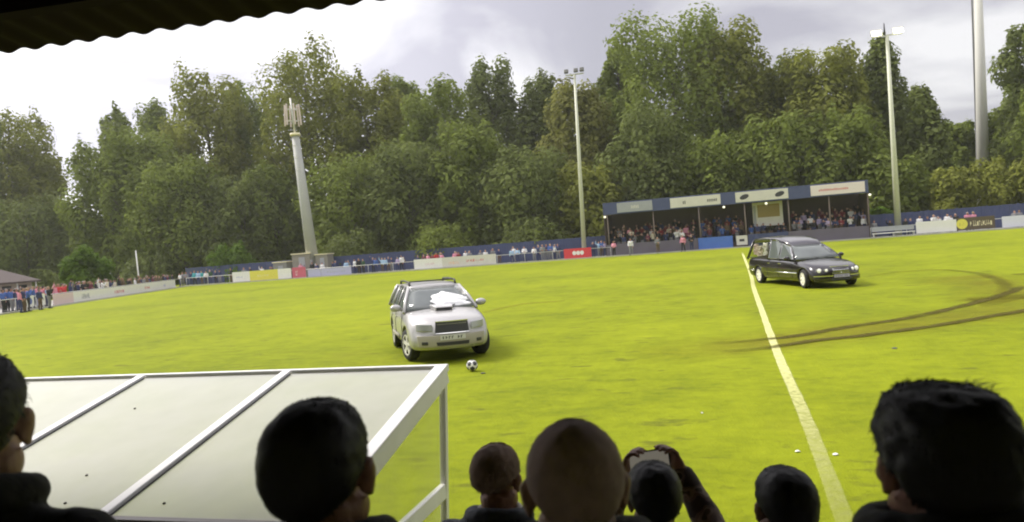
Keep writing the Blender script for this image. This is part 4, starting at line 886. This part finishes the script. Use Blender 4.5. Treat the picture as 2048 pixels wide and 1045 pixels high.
crowd(1000, 1125, 515, .7, 9, 0, [], 'just left of the bright red board', xs=[1024, 1036, 1069, 1078, 1086, 1094, 1102, 1110, 1117], tops=['pale blue', 'pale blue', 'white', 'navy blue', 'grey', 'navy blue', 'bright blue', 'white', 'navy blue'])
crowd(1185, 1212, 505, .7, 4, 0, [], 'between red board and stand', xs=[1187, 1199, 1204, 1210], tops=['navy blue', 'pale blue', 'bright blue', 'lilac'])
st = ['black', 'black', 'navy blue', 'maroon', 'dark red', 'grey', 'brown', 'white', 'pink', 'cream', 'black']
rowname = ['front', 'second', 'third', 'fourth']
for k in range(4):
    a = (15, 14, 12, 9)[k]; crowd(1220, 1392, 470-6*k, SO+.45+RD*k+.4, a, .5+RH*k, st if k < 3 else ['black', 'maroon', 'navy blue', 'brown'], f'{rowname[k]} row of stand, left part', grp='spectators in the small stand')
    a = (5, 6, 6, 5)[k]; crowd(1398, 1488, 465-6*k, SO+.45+RD*k+.4, a, .5+RH*k, ['dark red', 'maroon', 'navy blue', 'black', 'bright blue', 'brown'], f'{rowname[k]} row of stand, middle part', grp='spectators in the small stand')
    a = (11, 10, 9, 6)[k]; crowd(1582, 1732, 445-6*k, SO+.45+RD*k+.4, a, .5+RH*k, ['maroon', 'black', 'lilac', 'navy blue', 'grey', 'white', 'black', 'dark red'] if k < 3 else ['black', 'maroon'], f'{rowname[k]} row of stand, right part', grp='spectators in the small stand')
crowd(1498, 1578, 455, SO+.9, 6, .5, ['bright blue', 'navy blue', 'pale blue', 'black'], 'below the commentary box', grp='spectators in the small stand')
crowd(1370, 1390, 500, -.6, 2, 0, [], 'on grass before the stand', xs=[1367, 1384], tops=['pink', 'black'])
crowd(1235, 1300, 500, -.5, 3, 0, [], 'before the left end of stand', xs=[1228, 1262, 1316], tops=['pink', 'white', 'grey'])
crowd(1750, 1830, 460, .9, 4, 0, [], 'between stand and plain white board', xs=[1749, 1781, 1812, 1822], tops=['grey', 'black', 'black', 'navy blue'])
crowd(1835, 2000, 450, .9, 9, 0, [], 'above the white and brown boards', xs=[1840, 1856, 1868, 1877, 1896, 1902, 1912, 1936, 1948], tops=['white', 'navy blue', 'white', 'white', 'white', 'white', 'black', 'pink', 'pink'])
crowd(2025, 2046, 435, 1.2, 2, 0, ['grey', 'navy blue'], 'behind the pale lilac white board')

# ================================================================== CARS
def interp(tab, x):
    if x <= tab[0][0]: return list(tab[0][1:])
    for a, b in zip(tab, tab[1:]):
        if x <= b[0]:
            q = (x-a[0])/(b[0]-a[0]); return [u+(w-u)*q for u, w in zip(a[1:], b[1:])]
    return list(tab[-1][1:])
LV_ = [(0, .90), (.10, .965), (.32, 1.), (.55, 1.), (.74, .985), (.88, .955), (1, .885)]
def car_shell(st, bf, br, crown, name, m, parent, arches, ra):
    """st: (x, z bottom, z top, half width) tail to nose"""
    Cn = 10; rr = []; x0, x1 = st[0][0], st[-1][0]
    def X(x, yf):
        f = max(0, (x-(x1-1.0))/1.0); r = max(0, ((x0+.7)-x)/.7); return x-bf*f*abs(yf)**2.6+br*r*abs(yf)**3
    def pt(s_, l, yf):
        x, zb, zt, w = s_; fr, wm = LV_[l]; y = yf*w*wm; z = zb+(zt-zb)*fr
        if l == len(LV_)-1: z += crown*(1-yf*yf)
        return Vector((X(x, yf), y, z))
    nl = len(LV_)-1
    for s_ in st:
        ring = [pt(s_, 0, -1+2*c/Cn) for c in range(Cn+1)]+[pt(s_, l, 1) for l in range(1, nl)]+[pt(s_, nl, 1-2*c/Cn) for c in range(Cn+1)]+[pt(s_, l, -1) for l in range(nl-1, 0, -1)]
        rr.append(ring)
    b = MB(); b.rings(rr, cap=False)
    for s_ in (st[0], st[-1]):
        vs = [pt(s_, l, -1+2*c/Cn) for l in range(nl+1) for c in range(Cn+1)]
        b.add(vs, [(l*(Cn+1)+c, l*(Cn+1)+c+1, (l+1)*(Cn+1)+c+1, (l+1)*(Cn+1)+c) for l in range(nl) for c in range(Cn)])
    o = b.build(name, m, None, True)
    w = o.modifiers.new('w', 'WELD'); w.merge_threshold = .0005
    sb_ = o.modifiers.new('s', 'SUBSURF'); sb_.levels = 1; sb_.render_levels = 1
    cut = MB()
    for ax in arches:
        for s_ in (-1, 1): cut.lathe([(.0, .0), (ra, .0), (ra, .42), (.0, .42)], (ax, s_*.56 if s_ > 0 else -.98, ra*.92), 'Y', 28)
    co = cut.build('cutter', MATS['dark_void'], None); bo = o.modifiers.new('b', 'BOOLEAN'); bo.object = co; bo.operation = 'DIFFERENCE'; bo.solver = 'EXACT'
    bake(o); bpy.data.objects.remove(co); o.parent = parent
    ws = o.modifiers.new('wn', 'WEIGHTED_NORMAL') if False else None
    return o, X
def front_patch(b, X, st, y0, y1, z0, z1, off=.006, th=.02, n=8, taper=0., shear=0.):
    """a plate following the nose; st gives x by height through the last stations"""
    wl = st[-1][3]
    def xs_(z):
        a, c = st[-1], st[-2]
        if z <= a[2]: return a[0]
        return a[0]+(c[0]-a[0])*min(1, (z-a[2])/max(.01, c[2]-a[2]))
    rows = []
    for zz, sgn in ((z0, 0), (z1, 1)):
        row = []
        for k in range(n+1):
            y = y0+(y1-y0)*k/n
            if taper: y = (y-(y0+y1)/2)*(1-taper*(1-sgn))+(y0+y1)/2
            row.append(Vector((X(xs_(zz), y/wl)+off, y, zz+shear*abs(y-y0))))
        rows.append(row)
    vs = rows[0]+rows[1]+[p-Vector((th, 0, 0)) for p in rows[0]+rows[1]]; m_ = n+1; fs = []
    for k in range(n): fs += [(k, k+1, m_+k+1, m_+k), (2*m_+k+1, 2*m_+k, 3*m_+k, 3*m_+k+1), (k+1, k, 2*m_+k, 2*m_+k+1), (m_+k, m_+k+1, 3*m_+k+1, 3*m_+k)]
    fs += [(0, m_, 3*m_, 2*m_), (n, n+2*m_, n+3*m_, n+m_)]
    b.add(vs, fs); return b
M_tyre = mat('tyre_rubber', (.018, .018, .018), .85, bump=.2); M_alloy = mat('alloy_rim', (.62, .61, .55), .45, .2); M_gdark = mat('grille_dark', (.03, .03, .032), .4)
M_chrome = mat('chrome_trim', (.75, .75, .74), .15, 1.); M_glass = glass_mat('car_glass', (.30, .33, .33), .42, .04, 1.9, (.20, .225, .215), .1); M_lampg = mat('headlamp_glass', (.30, .31, .31), .12, .1, coat=1.)  # car glass: grey of the reflected sky mixed into its diffuse colour
M_plas = mat('black_plastic', (.02, .02, .021), .5); M_amber = mat('amber_lens', (.6, .25, .04), .2); M_seat = mat('seat_cloth', (.05, .05, .055), .9)
def wheel(x, y, r, wd, parent, steer=0., spokes=5, m=None):
    s_ = 1 if y > 0 else -1; o = MB().lathe([(r*.66, -wd/2), (r*.93, -wd/2), (r, -wd*.34), (r, wd*.34), (r*.93, wd/2), (r*.66, wd/2)], (0, 0, 0), 'Y', 30, False).build('wheel', M_tyre, parent, True)
    o.location = (x, y, r); o.rotation_euler = (0, 0, steer); a = wd*.44*s_
    b = MB(); b.lathe([(r*.60, a-.012*s_), (r*.70, a-.012*s_), (r*.70, a+.012*s_), (r*.60, a+.012*s_), (r*.60, a-.012*s_)], (0, 0, 0), 'Y', 28, False)
    b.lathe([(.001, a-.02*s_), (r*.17, a-.02*s_), (r*.15, a+.008*s_), (.001, a+.012*s_)], (0, 0, 0), 'Y', 14)
    for k in range(spokes):
        an = 2*math.pi*k/spokes+.3; d = Vector((math.cos(an), 0, math.sin(an))); n_ = Vector((-d.z, 0, d.x)); w0, w1 = r*.10, r*.13
        b.prism([d*r*.12-n_*w0+Vector((0, a-.015*s_, 0)), d*r*.12+n_*w0+Vector((0, a-.015*s_, 0)), d*r*.63+n_*w1+Vector((0, a-.015*s_, 0)), d*r*.63-n_*w1+Vector((0, a-.015*s_, 0))], (0, .018*s_, 0))
    b.build('rim', m or M_alloy, o); MB().lathe([(.001, a-.06*s_), (r*.62, a-.06*s_), (r*.62, a-.05*s_), (.001, a-.05*s_)], (0, 0, 0), 'Y', 20).build('brake_disc', M_gdark, o); return o
def side_glass(poly, ys, name, m, parent, frame=None):
    """poly in (x, z); ys(z, x) -> half width; one pane on each side"""
    for s_ in (-1, 1):
        b = MB(); a = [Vector((x, s_*ys(z, x), z)) for x, z in poly]; b.prism(a, (0, -.006*s_, 0)); o = b.build(name, m, parent)
        if frame:
            f = MB(); aa = a+[a[0]]; f.tube([p+Vector((0, .004*s_, 0)) for p in aa], .014, 6); f.build('window_frame', frame, o)

# ---- silver estate / off-road car
M_silver = mat('silver_paint', (.40, .39, .38), .32, .25, var=.04, scale=2, coat=.5); M_clad = mat('beige_cladding', (.30, .28, .22), .5)
fl, rl = ground(826, 721), ground(792, 697.5); fr_ = ground(962, 707)
fwd = (fl-rl).normalized(); fwd.z = 0; lat = Vector((fwd.y, -fwd.x, 0))      # towards the car's right
# right-hand wheels are the pair on the viewer's left
cenF = fl - lat*.74; suv_loc = cenF - fwd*1.30
suv = empty('estate_car', (suv_loc.x+.07, suv_loc.y-.10, .006), math.atan2(fwd.y, fwd.x)-R(3), 'silver estate car with roof rails and bonnet scoop facing the camera on the grass', 'car')
ST = [(-2.20, .42, .86, .78), (-2.12, .30, 1.00, .83), (-1.8, .27, 1.04, .86), (-1.23, .26, 1.04, .87), (-.5, .25, 1.03, .87), (.3, .25, 1.01, .87), (.85, .25, 1.00, .87), (1.3, .25, .96, .865), (1.8, .26, .90, .85), (2.08, .26, .84, .82), (2.20, .27, .68, .79), (2.245, .31, .60, .77)]
shell, SX = car_shell(ST, .30, .14, .055, 'body', M_silver, suv, (1.30, -1.23), .385)
for ax in (1.30, -1.23):
    for s_ in (-1, 1): wheel(ax, s_*.745, .33, .20, suv, R(13) if ax > 0 else 0)
zr_, zb_ = 1.49, 1.0
def ysuv(z, x=0): return .80-(.80-.585)*(z-zb_)/(zr_-zb_)
# roof, pillars and glass
rb = MB(); rg = []
for x, z, w_ in ((.16, 1.470, .57), (-.1, 1.50, .585), (-.8, 1.520, .59), (-1.5, 1.505, .585), (-1.88, 1.475, .565)):
    rg.append([Vector((x, w_*c, z+.035*(1-c*c))) for c in (-1, -.75, -.4, 0, .4, .75, 1)]+[Vector((x, w_*c, z-.035)) for c in (1, .5, 0, -.5, -1)])
rb.rings(rg); rb.build('roof', M_silver, suv, True)
pl_ = [((.93, 1.00), (.15, 1.47), .040), ((-.32, 1.02), (-.36, 1.49), .030), ((-1.22, 1.03), (-1.25, 1.49), .032), ((-2.10, 1.00), (-1.86, 1.47), .050)]
for (xa, za), (xb, zb2), rr_ in pl_:
    for s_ in (-1, 1):
        MB().tube([(xa, s_*(ysuv(za)+.0), za-.02), ((xa+xb)/2, s_*(ysuv((za+zb2)/2)+.004), (za+zb2)/2+.012), (xb, s_*(ysuv(zb2)-.012), zb2)], rr_, 8).build('pillar', M_silver, suv, True)
b = MB(); gr_ = []
for q in (0, .25, .5, .75, 1):
    x = .95+(.17-.95)*q; z = 1.015+(1.468-1.015)*q+.02*math.sin(q*math.pi); w_ = .755+(.555-.755)*q; gr_.append([Vector((x+.10*(1-c*c)*(1-q*.5), w_*c, z)) for c in (-1, -.6, -.2, .2, .6, 1)]+[Vector((x-.01+.10*(1-c*c)*(1-q*.5), w_*c, z-.006)) for c in (1, .6, .2, -.2, -.6, -1)])
b.rings(gr_); b.build('windscreen', M_glass, suv, True)
b = MB(); b.prism([(-2.09, -.72, 1.02), (-2.09, .72, 1.02), (-1.88, .54, 1.46), (-1.88, -.54, 1.46)], (-.006, 0, 0)); b.build('rear_window', M_glass, suv)
side_glass([(.80, 1.035), (.12, 1.455), (-.32, 1.475), (-.29, 1.045)], ysuv, 'side_window', M_glass, suv, M_plas)
side_glass([(-.37, 1.045), (-.40, 1.475), (-1.22, 1.475), (-1.19, 1.045)], ysuv, 'side_window', M_glass, suv, M_plas)
side_glass([(-1.29, 1.045), (-1.29, 1.47), (-1.84, 1.45), (-2.02, 1.045)], ysuv, 'side_window', M_glass, suv, M_plas)
for s_ in (-1, 1):
    b = MB().tube([(.0, s_*.53, 1.505), (-.06, s_*.53, 1.585), (-.9, s_*.54, 1.60), (-1.65, s_*.53, 1.575), (-1.72, s_*.53, 1.50)], .024, 8); b.build('roof_rail', M_plas, suv, True)
MB().b2((-.22, -.54, 1.585), (-.16, .54, 1.61)).build('roof_bar', M_plas, suv)
for s_ in (-1, 1):
    mr = MB(); mr.ball((.70, s_*.955, 1.08), (.065, .125, .08), seg=14, nr=9); mr.tube([(.70, s_*.82, 1.02), (.70, s_*.9, 1.05)], .03, 8); mr.build('door_mirror', M_silver, suv, True)
for s_ in (-1, 1): MB().tube([(.3, s_*.872, .42), (-.95, s_*.872, .42)], .045, 8, .4).build('side_cladding', M_clad, suv, True)
for s_ in (-1, 1):
    for x in (.86, -.34, -1.14):
        MB().tube([(x, s_*.868, .40), (x, s_*.875, .75), (x-.01, s_*.835, .985)], .005, 4).build('door_gap', M_plas, suv)
    for x in (-.18, -1.02): MB().b2((x-.1, s_*.865-.012, .82), (x+.08, s_*.865+.018, .85)).build('door_handle', M_silver, suv, bevel=.005)
NS = ST
b = MB(); front_patch(b, SX, NS, -.70, .70, .335, .575, .022, .05, 14, .04); bm_ = b.build('bumper', M_clad, suv, True, bevel=.01)
b = MB(); front_patch(b, SX, NS, -.33, .33, .625, .835, .012, .03, 10, -.06); gr2 = b.build('grille', M_gdark, suv)
b = MB()
for z in (.665, .705, .745, .785):
    front_patch(b, SX, NS, -.31, .31, z, z+.014, .020, .012, 8, .02)
b.build('grille_bar', mat('grille_bars', (.28, .27, .27), .3, .6), gr2)
b = MB(); front_patch(b, SX, NS, -.34, .34, .838, .856, .018, .03, 10); front_patch(b, SX, NS, -.345, .345, .607, .620, .022, .02, 10); b.build('grille_frame', M_chrome, gr2)
b = MB(); b.ball((SX(2.13, 0)+.045, 0, .735), (.008, .055, .028)); b.build('emblem', M_chrome, gr2, True)
for s_ in (-1, 1):
    b = MB(); front_patch(b, SX, NS, s_*.40, s_*.70, .655, .795, .012, .06, 8, 0, .06); hl_ = b.build('headlight', M_lampg, suv, bevel=.01)
    b = MB(); b.ball((SX(2.16, s_*.62)-.005, s_*.46, .745), (.02, .055, .045)); b.ball((SX(2.16, s_*.78)-.02, s_*.585, .755), (.02, .045, .04)); b.build('reflector', M_gdark, hl_, True)
    b = MB(); front_patch(b, SX, NS, s_*.50, s_*.62, .385, .455, .030, .03, 4); b.build('fog_light', M_gdark, bm_, bevel=.01)
b = MB(); front_patch(b, SX, NS, -.34, .34, .365, .435, .030, .05, 10, .05); b.build('air_intake', M_plas, bm_)
b = MB(); front_patch(b, SX, NS, -.26, .26, .475, .575, .034, .012, 8); npl = b.build('number_plate', mat('plate_white', (.50, .50, .46), .4), suv)
b = MB(); rn = random.Random(3); y = -.215
while y < .2:
    if not -.02 < y < .04: b.b2((SX(2.245, y/.77)+.0342, y, .497), (SX(2.245, y/.77)+.037, y+.018, .553)); b.b2((SX(2.245, y/.77)+.0342, y+.018, rn.choice([.497, .52, .54])), (SX(2.245, y/.77)+.0368, y+.04, rn.choice([.553, .535])))
    y += .062
b.build('lettering', M_ink, npl)
b = MB(); b.prism([(.98, -.24, 1.035), (.98, .24, 1.035), (1.38, .19, 1.0), (1.38, -.19, 1.0)], (0, 0, .085)); b.build('bonnet_scoop', M_silver, suv, bevel=.018)
b = MB(); b.b2((1.374, -.165, 1.012), (1.392, .165, 1.068)); b.build('scoop_mouth', M_plas, suv, bevel=.004)
for s_ in (-1, 1): MB().tube([(1.04, s_*.12+.1, 1.06), (.86, s_*.30+.12, 1.12)], .011, 5).build('wiper', M_plas, suv)
b = MB(); b.b2((.15, -.62, .9), (.45, .62, 1.08)); b.build('dashboard', M_plas, suv, bevel=.03)
for y in (-.36, .36):
    b = MB(); b.b2((-.55, y-.22, .9), (-.42, y+.22, 1.30)); b.b2((-.53, y-.12, 1.31), (-.45, y+.12, 1.43)); b.build('seat', M_seat, suv, bevel=.03)
MB().b2((-1.2, -.6, .9), (-1.08, .6, 1.26)).build('rear_seat', M_seat, suv, bevel=.03)
MB().b2((-1.9, -.55, .30), (1.9, .55, .34)).build('underbody', M_plas, suv)
suv.rotation_euler[0] = R(-.9)
# white crumpled cloth on the windscreen, on the driver's side
b = MB(); g_ = random.Random(4); nn_ = 22; vs = []
for i in range(nn_):
    for j in range(nn_):
        u_, v_ = i/(nn_-1), j/(nn_-1); y = -.14+.80*u_+.10*mnoise.noise(Vector((v_*3, 7, 1))); q = .06+(.62+.22*mnoise.noise(Vector((u_*4, 1, 5))))*v_*(1-.75*abs(u_-.33)); x = .95+(.17-.95)*q; z = 1.015+(1.468-1.015)*q+.02*math.sin(q*math.pi)
        cyc = y/.66; x += .10*(1-cyc*cyc)*(1-q*.5); edge = min(u_, 1-u_, v_, 1-v_)
        hgt = .012+.07*min(1, edge*6)*(.55+.9*mnoise.noise(Vector((u_*4, v_*4, 2))))
        p = Vector((x, y+.03*mnoise.noise(Vector((v_*5, 0, 1))), z))+Vector((.50, 0, .86))*hgt+Vector((.03, 0, 0))*mnoise.noise(Vector((u_*5, 3, 0))); vs.append(p)
fs = [(i*nn_+j, (i+1)*nn_+j, (i+1)*nn_+j+1, i*nn_+j+1) for i in range(nn_-1) for j in range(nn_-1)]
wc = MB().add(vs, fs).build('white_cloth', mat('white_cloth', (.85, .85, .87), .8), None, True); md = wc.modifiers.new('s', 'SOLIDIFY'); md.thickness = .01
wc.location = suv.location; wc.rotation_euler = suv.rotation_euler; tag(wc, 'crumpled white cloth lying on the windscreen of the silver car', 'cloth')

# ---- black hearse
M_hearse = mat('black_paint', (.012, .009, .011), .2, .0, coat=.6, var=.1, scale=2)
hf, hr = ground(1612, 577), ground(1523, 566.5); fwd = (hf-hr); fwd.z = 0; fwd.normalize(); lat = Vector((fwd.y, -fwd.x, 0))
hloc = hf-lat*.80-fwd*1.92
hea = empty('hearse', (hloc.x, hloc.y, 0), math.atan2(fwd.y, fwd.x), 'long black hearse with twin round headlights and flowers behind its glass', 'hearse')
HS = [(-2.98, .36, .86, .80), (-2.90, .27, .97, .87), (-2.4, .22, .99, .90), (-1.72, .21, .99, .91), (-.8, .20, .97, .91), (.3, .20, .95, .91), (1.1, .20, .93, .905), (1.92, .21, .86, .90), (2.45, .22, .77, .87), (2.72, .22, .70, .84), (2.82, .24, .60, .82)]
sh_, HX = car_shell(HS, .34, .10, .05, 'body', M_hearse, hea, (1.92, -1.75), .36)
for ax in (1.92, -1.75):
    for s_ in (-1, 1): wheel(ax, s_*.80, .322, .20, hea, R(-6) if ax > 0 else 0, 7, mat('pale_rim', (.80, .78, .66), .5, .0))
RFt = [(-2.80, 1.58, .60), (-2.60, 1.70, .64), (-1.6, 1.735, .66), (-.6, 1.71, .66), (.05, 1.60, .62), (.55, 1.43, .57)]
def yh_(z, x): zr2, wr2 = interp(RFt, x); return .845-(.845-wr2)*max(0, (z-.95))/(zr2-.95)
rb = MB(); rg = []
for x, z, w_ in RFt: rg.append([Vector((x, w_*c, z+.05*(1-c*c))) for c in (-1, -.75, -.4, 0, .4, .75, 1)]+[Vector((x, w_*c, z-.035)) for c in (1, .5, 0, -.5, -1)])
rb.rings(rg); rb.build('roof', mat('hearse_roof_sky_grey', (.05, .045, .055), .3, .1, coat=.8), hea, True)  # sky reflection put into the roof colour, greyer than the body paint
for (xa, za), (xb, zb2), rr_ in [((1.30, .93), (.53, 1.42), .035), ((.02, .96), (-.02, 1.585), .03), ((-.92, .96), (-.88, 1.71), .045), ((-2.88, .95), (-2.68, 1.62), .05)]:
    for s_ in (-1, 1): MB().tube([(xa, s_*(yh_(za, xa)), za-.02), ((xa+xb)/2, s_*(yh_((za+zb2)/2, (xa+xb)/2)+.003), (za+zb2)/2+.01), (xb, s_*(yh_(zb2, xb)-.01), zb2)], rr_, 8).build('pillar', M_hearse, hea, True)
b = MB(); gr_ = []
for q in (0, .25, .5, .75, 1):
    x = 1.30+(.56-1.30)*q; z = .955+(1.43-.955)*q+.02*math.sin(q*math.pi); w_ = .80+(.555-.80)*q; gr_.append([Vector((x+.11*(1-c*c)*(1-q*.5), w_*c, z)) for c in (-1, -.6, -.2, .2, .6, 1)]+[Vector((x-.01+.11*(1-c*c)*(1-q*.5), w_*c, z-.006)) for c in (1, .6, .2, -.2, -.6, -1)])
b.rings(gr_); b.build('windscreen', M_glass, hea, True)
M_gclr = glass_mat('hearse_glass', (.92, .93, .92), .96, .03, 1.25)
side_glass([(1.15, .975), (.52, 1.385), (.04, 1.52), (.04, .985)], yh_, 'side_window', M_glass, hea, M_chrome)
side_glass([(-.02, .985), (-.05, 1.54), (-.5, 1.64), (-.84, 1.64), (-.86, .985)], yh_, 'side_window', M_glass, hea, M_chrome)
side_glass([(-.99, .985), (-.95, 1.66), (-1.7, 1.68), (-2.62, 1.63), (-2.82, .985)], yh_, 'rear_side_window', M_gclr, hea, M_plas)
b = MB(); b.prism([(-2.90, -.74, .98), (-2.90, .74, .98), (-2.78, .58, 1.55), (-2.78, -.58, 1.55)], (-.006, 0, 0)); b.build('rear_window', M_gclr, hea)
for s_ in (-1, 1):
    mr = MB(); mr.ball((1.02, s_*.99, 1.02), (.06, .11, .075), seg=14, nr=9); mr.tube([(1.02, s_*.86, .98), (1.02, s_*.93, 1.0)], .025, 8); mr.build('door_mirror', M_hearse, hea, True)
    MB().tube([(1.5, s_*.908, .50), (-1.35, s_*.918, .50)], .022, 6, .5).build('side_trim', M_chrome, hea, True); MB().tube([(-2.12, s_*.915, .50), (-2.8, s_*.885, .52)], .020, 6, .5).build('side_trim', M_chrome, hea, True)
    for x in (1.12, .0, -.93): MB().tube([(x, s_*.905, .30), (x, s_*.915, .65), (x-.01, s_*.87, .94)], .005, 4).build('door_gap', M_plas, hea)
    for x in (.16, -.75): MB().b2((x-.1, s_*.90-.012, .80), (x+.08, s_*.90+.02, .83)).build('door_handle', M_chrome, hea, bevel=.005)
b = MB(); front_patch(b, HX, HS, -.30, .30, .50, .70, .012, .03, 10, .10); gr2 = b.build('grille', M_gdark, hea)
b = MB()
for z in (.535, .57, .605, .64, .675): front_patch(b, HX, HS, -.28, .28, z, z+.009, .020, .012, 8)
b.build('grille_bar', M_chrome, gr2)
b = MB(); front_patch(b, HX, HS, -.32, .32, .702, .722, .020, .03, 10); front_patch(b, HX, HS, -.30, .30, .484, .498, .022, .02, 10); front_patch(b, HX, HS, -.012, .012, .50, .70, .024, .012, 2); b.build('grille_frame', M_chrome, gr2)
for s_ in (-1, 1):
    for yy, r_2 in ((.64, .085), (.45, .062)):
        x = HX(2.80, yy/.82)-.005-.04; o = MB().ball((x, s_*yy, .605), (.075, r_2, r_2), seg=18, nr=12).build('headlight', mat('lit_headlamp', (.85, .85, .78), .15, emit=(1, .97, .82), estr=.12), hea, True)
        MB().tube([(x+.028, s_*yy+math.cos(k*.3927)*(r_2+.004), .605+math.sin(k*.3927)*(r_2+.004)) for k in range(17)], .011, 6).build('headlight_rim', M_hearse, o, True)
b = MB(); front_patch(b, HX, HS, -.80, .80, .255, .43, .045, .12, 16, 0); bm_ = b.build('bumper', M_hearse, hea, True, bevel=.015)
b = MB(); front_patch(b, HX, HS, -.81, -.28, .405, .435, .062, .03, 8); front_patch(b, HX, HS, .28, .81, .405, .435, .062, .03, 8); b.build('bumper_trim', M_chrome, bm_)
b = MB(); front_patch(b, HX, HS, -.35, .35, .27, .34, .052, .02, 8); b.build('air_intake', M_plas, bm_)
b = MB(); front_patch(b, HX, HS, -.26, .26, .36, .46, .066, .012, 8); npl = b.build('number_plate', mat('plate_lilac', (.34, .32, .42), .4), hea)
b = MB(); y = -.215
while y < .2:
    if not -.02 < y < .04: b.b2((HX(2.82, y/.82)+.0665, y, .385), (HX(2.82, y/.82)+.069, y+.035, .435))
    y += .06
b.build('lettering', mat('faint_ink', (.2, .19, .26), .6), npl)
for s_ in (-1, 1): MB().tube([(1.42, s_*.14+.1, .975), (1.2, s_*.34+.14, 1.05)], .011, 5).build('wiper', M_plas, hea)
MB().b2((.5, -.66, .85), (.85, .66, .99)).build('dashboard', M_plas, hea, bevel=.03)
for y in (-.38, .38):
    for x in (.0, -.8):
        b = MB(); b.b2((x-.12, y-.22, .85), (x, y+.22, 1.27)); b.b2((x-.1, y-.12, 1.28), (x-.03, y+.12, 1.40)); b.build('seat', M_seat, hea, bevel=.03)
MB().b2((-2.3, -.6, .28), (2.3, .6, .32)).build('underbody', M_plas, hea)
# coffin and floral tributes carried inside
ce = empty('coffin', hea.location, hea.rotation_euler[2], 'pale wooden coffin lying inside the rear of the hearse', 'coffin')
b = MB(); b.prism([(-2.7, -.20, 1.04), (-1.5, -.31, 1.04), (-1.05, -.20, 1.04), (-1.05, .20, 1.04), (-1.5, .31, 1.04), (-2.7, .20, 1.04)], (0, 0, .27)); b.build('casket', mat('coffin_wood', (.30, .17, .08), .35), ce, bevel=.01)
b = MB(); b.prism([(-2.73, -.22, 1.312), (-1.5, -.33, 1.312), (-1.02, -.22, 1.312), (-1.02, .22, 1.312), (-1.5, .33, 1.312), (-2.73, .22, 1.312)], (0, 0, .05)); b.build('lid', MATS['coffin_wood'], ce, bevel=.012)
for i, (x, y, z, w_, h_, lab, cc) in enumerate([(-1.45, -.60, 1.08, .34, .46, 'white floral tribute nearest the doors behind the hearse side glass', (.80, .77, .66)), (-2.0, -.60, 1.05, .44, .36, 'cream floral tribute in the middle behind the hearse side glass', (.72, .62, .50)),
                                    (-2.45, -.58, 1.1, .36, .40, 'pinkish floral tribute at the back of the hearse side glass', (.66, .52, .45)), (-1.7, 0, 1.37, .9, .16, 'white flower spray lying on the coffin lid', (.80, .78, .72))]):
    b = MB(); rn = random.Random(i+20)
    for k in range(110):
        b.ball((x+rn.uniform(-.5, .5)*w_, (y-.06 if i < 3 else y)+rn.uniform(-.045, .045)*(3 if i == 3 else 1), z+rn.uniform(0, 1)*h_), rn.uniform(.022, .04), seg=6, nr=4)
    fo = b.build('floral_tribute', mat('flowers_%d' % i, cc, .8, var=.35, scale=14), None); fo.location = hea.location; fo.rotation_euler = hea.rotation_euler; tag(fo, lab, 'flowers', 'flowers in the hearse')

# ---- ball and litter on the grass
gb_ = ground(945, 743); r = .104; be = empty('football', (gb_.x, gb_.y, 0), .4, 'small white and black football on the grass in front of the silver car', 'ball')
MB().ball((0, 0, r+.006), r, seg=24, nr=16).build('cover', M_white, be, True)
pm = []
for k, d in enumerate([(0, 0, 1), (0, 0, -1)]+[(math.cos(a)*.894, math.sin(a)*.894, s_*.447) for s_ in (1, -1) for a in [q*1.2566+(0 if s_ > 0 else .628) for q in range(5)]]):
    d = Vector(d).normalized(); a_ = d.orthogonal().normalized(); c_ = d.cross(a_)
    def sp_(v): return v.normalized()*(r+.006)+Vector((0, 0, r+.006))
    vs = [sp_(d)]+[sp_(d+(a_*math.cos(t)+c_*math.sin(t))*.52) for t in [q*1.2566 for q in range(5)]]
    MB().add(vs, [(0, 1+i, 1+(i+1) % 5) for i in range(5)]).build('panel', M_ink, be)
for px, py, c, s_, lab in ((966, 748, M_ink, .05, 'small dark scrap on the grass beside the football'), (1595, 905, M_white, .026, 'small white scrap on the grass left of the pitch line'), (1671, 911, M_white, .03, 'small white scrap on the grass right of the pitch line'),
                       (1789, 698, M_ink, .05, 'small dark divot clod on the grass above the large man'), (1404, 828, M_white, .016, 'tiny pale scrap on the grass above the phone')):
    p = ground(px, py); b = MB(); rn = random.Random(px); n_ = 9
    b.rings([[Vector((p.x+s_*k_*math.cos(a)*rn.uniform(.7, 1.2), p.y+s_*k_*math.sin(a)*rn.uniform(.6, 1), z)) for a in [q*2*math.pi/n_ for q in range(n_)]] for k_, z in ((1, .008), (.9, .016), (.4, .022))])
    tag(b.build('litter_scrap', c, None), lab, 'litter', 'scraps on the grass')

# ================================================================== HAZE: thin volume added to lift the dark tones of the far trees
hm = bpy.data.materials.new('added_haze'); hm.use_nodes = True; ht = hm.node_tree; ht.nodes.clear(); ho = nd(ht, 'ShaderNodeOutputMaterial'); hv = nd(ht, 'ShaderNodeVolumePrincipled')
hv.inputs['Color'].default_value = (.90, .91, .92, 1); hv.inputs['Density'].default_value = .0003; hv.inputs['Anisotropy'].default_value = .3; ht.links.new(hv.outputs[0], ho.inputs['Volume'])
MB().b2((-720, -320, -1), (720, 1120, 48)).build('tone_lift_haze', hm)['kind'] = 'stuff'
S.cycles.volume_bounces = 1
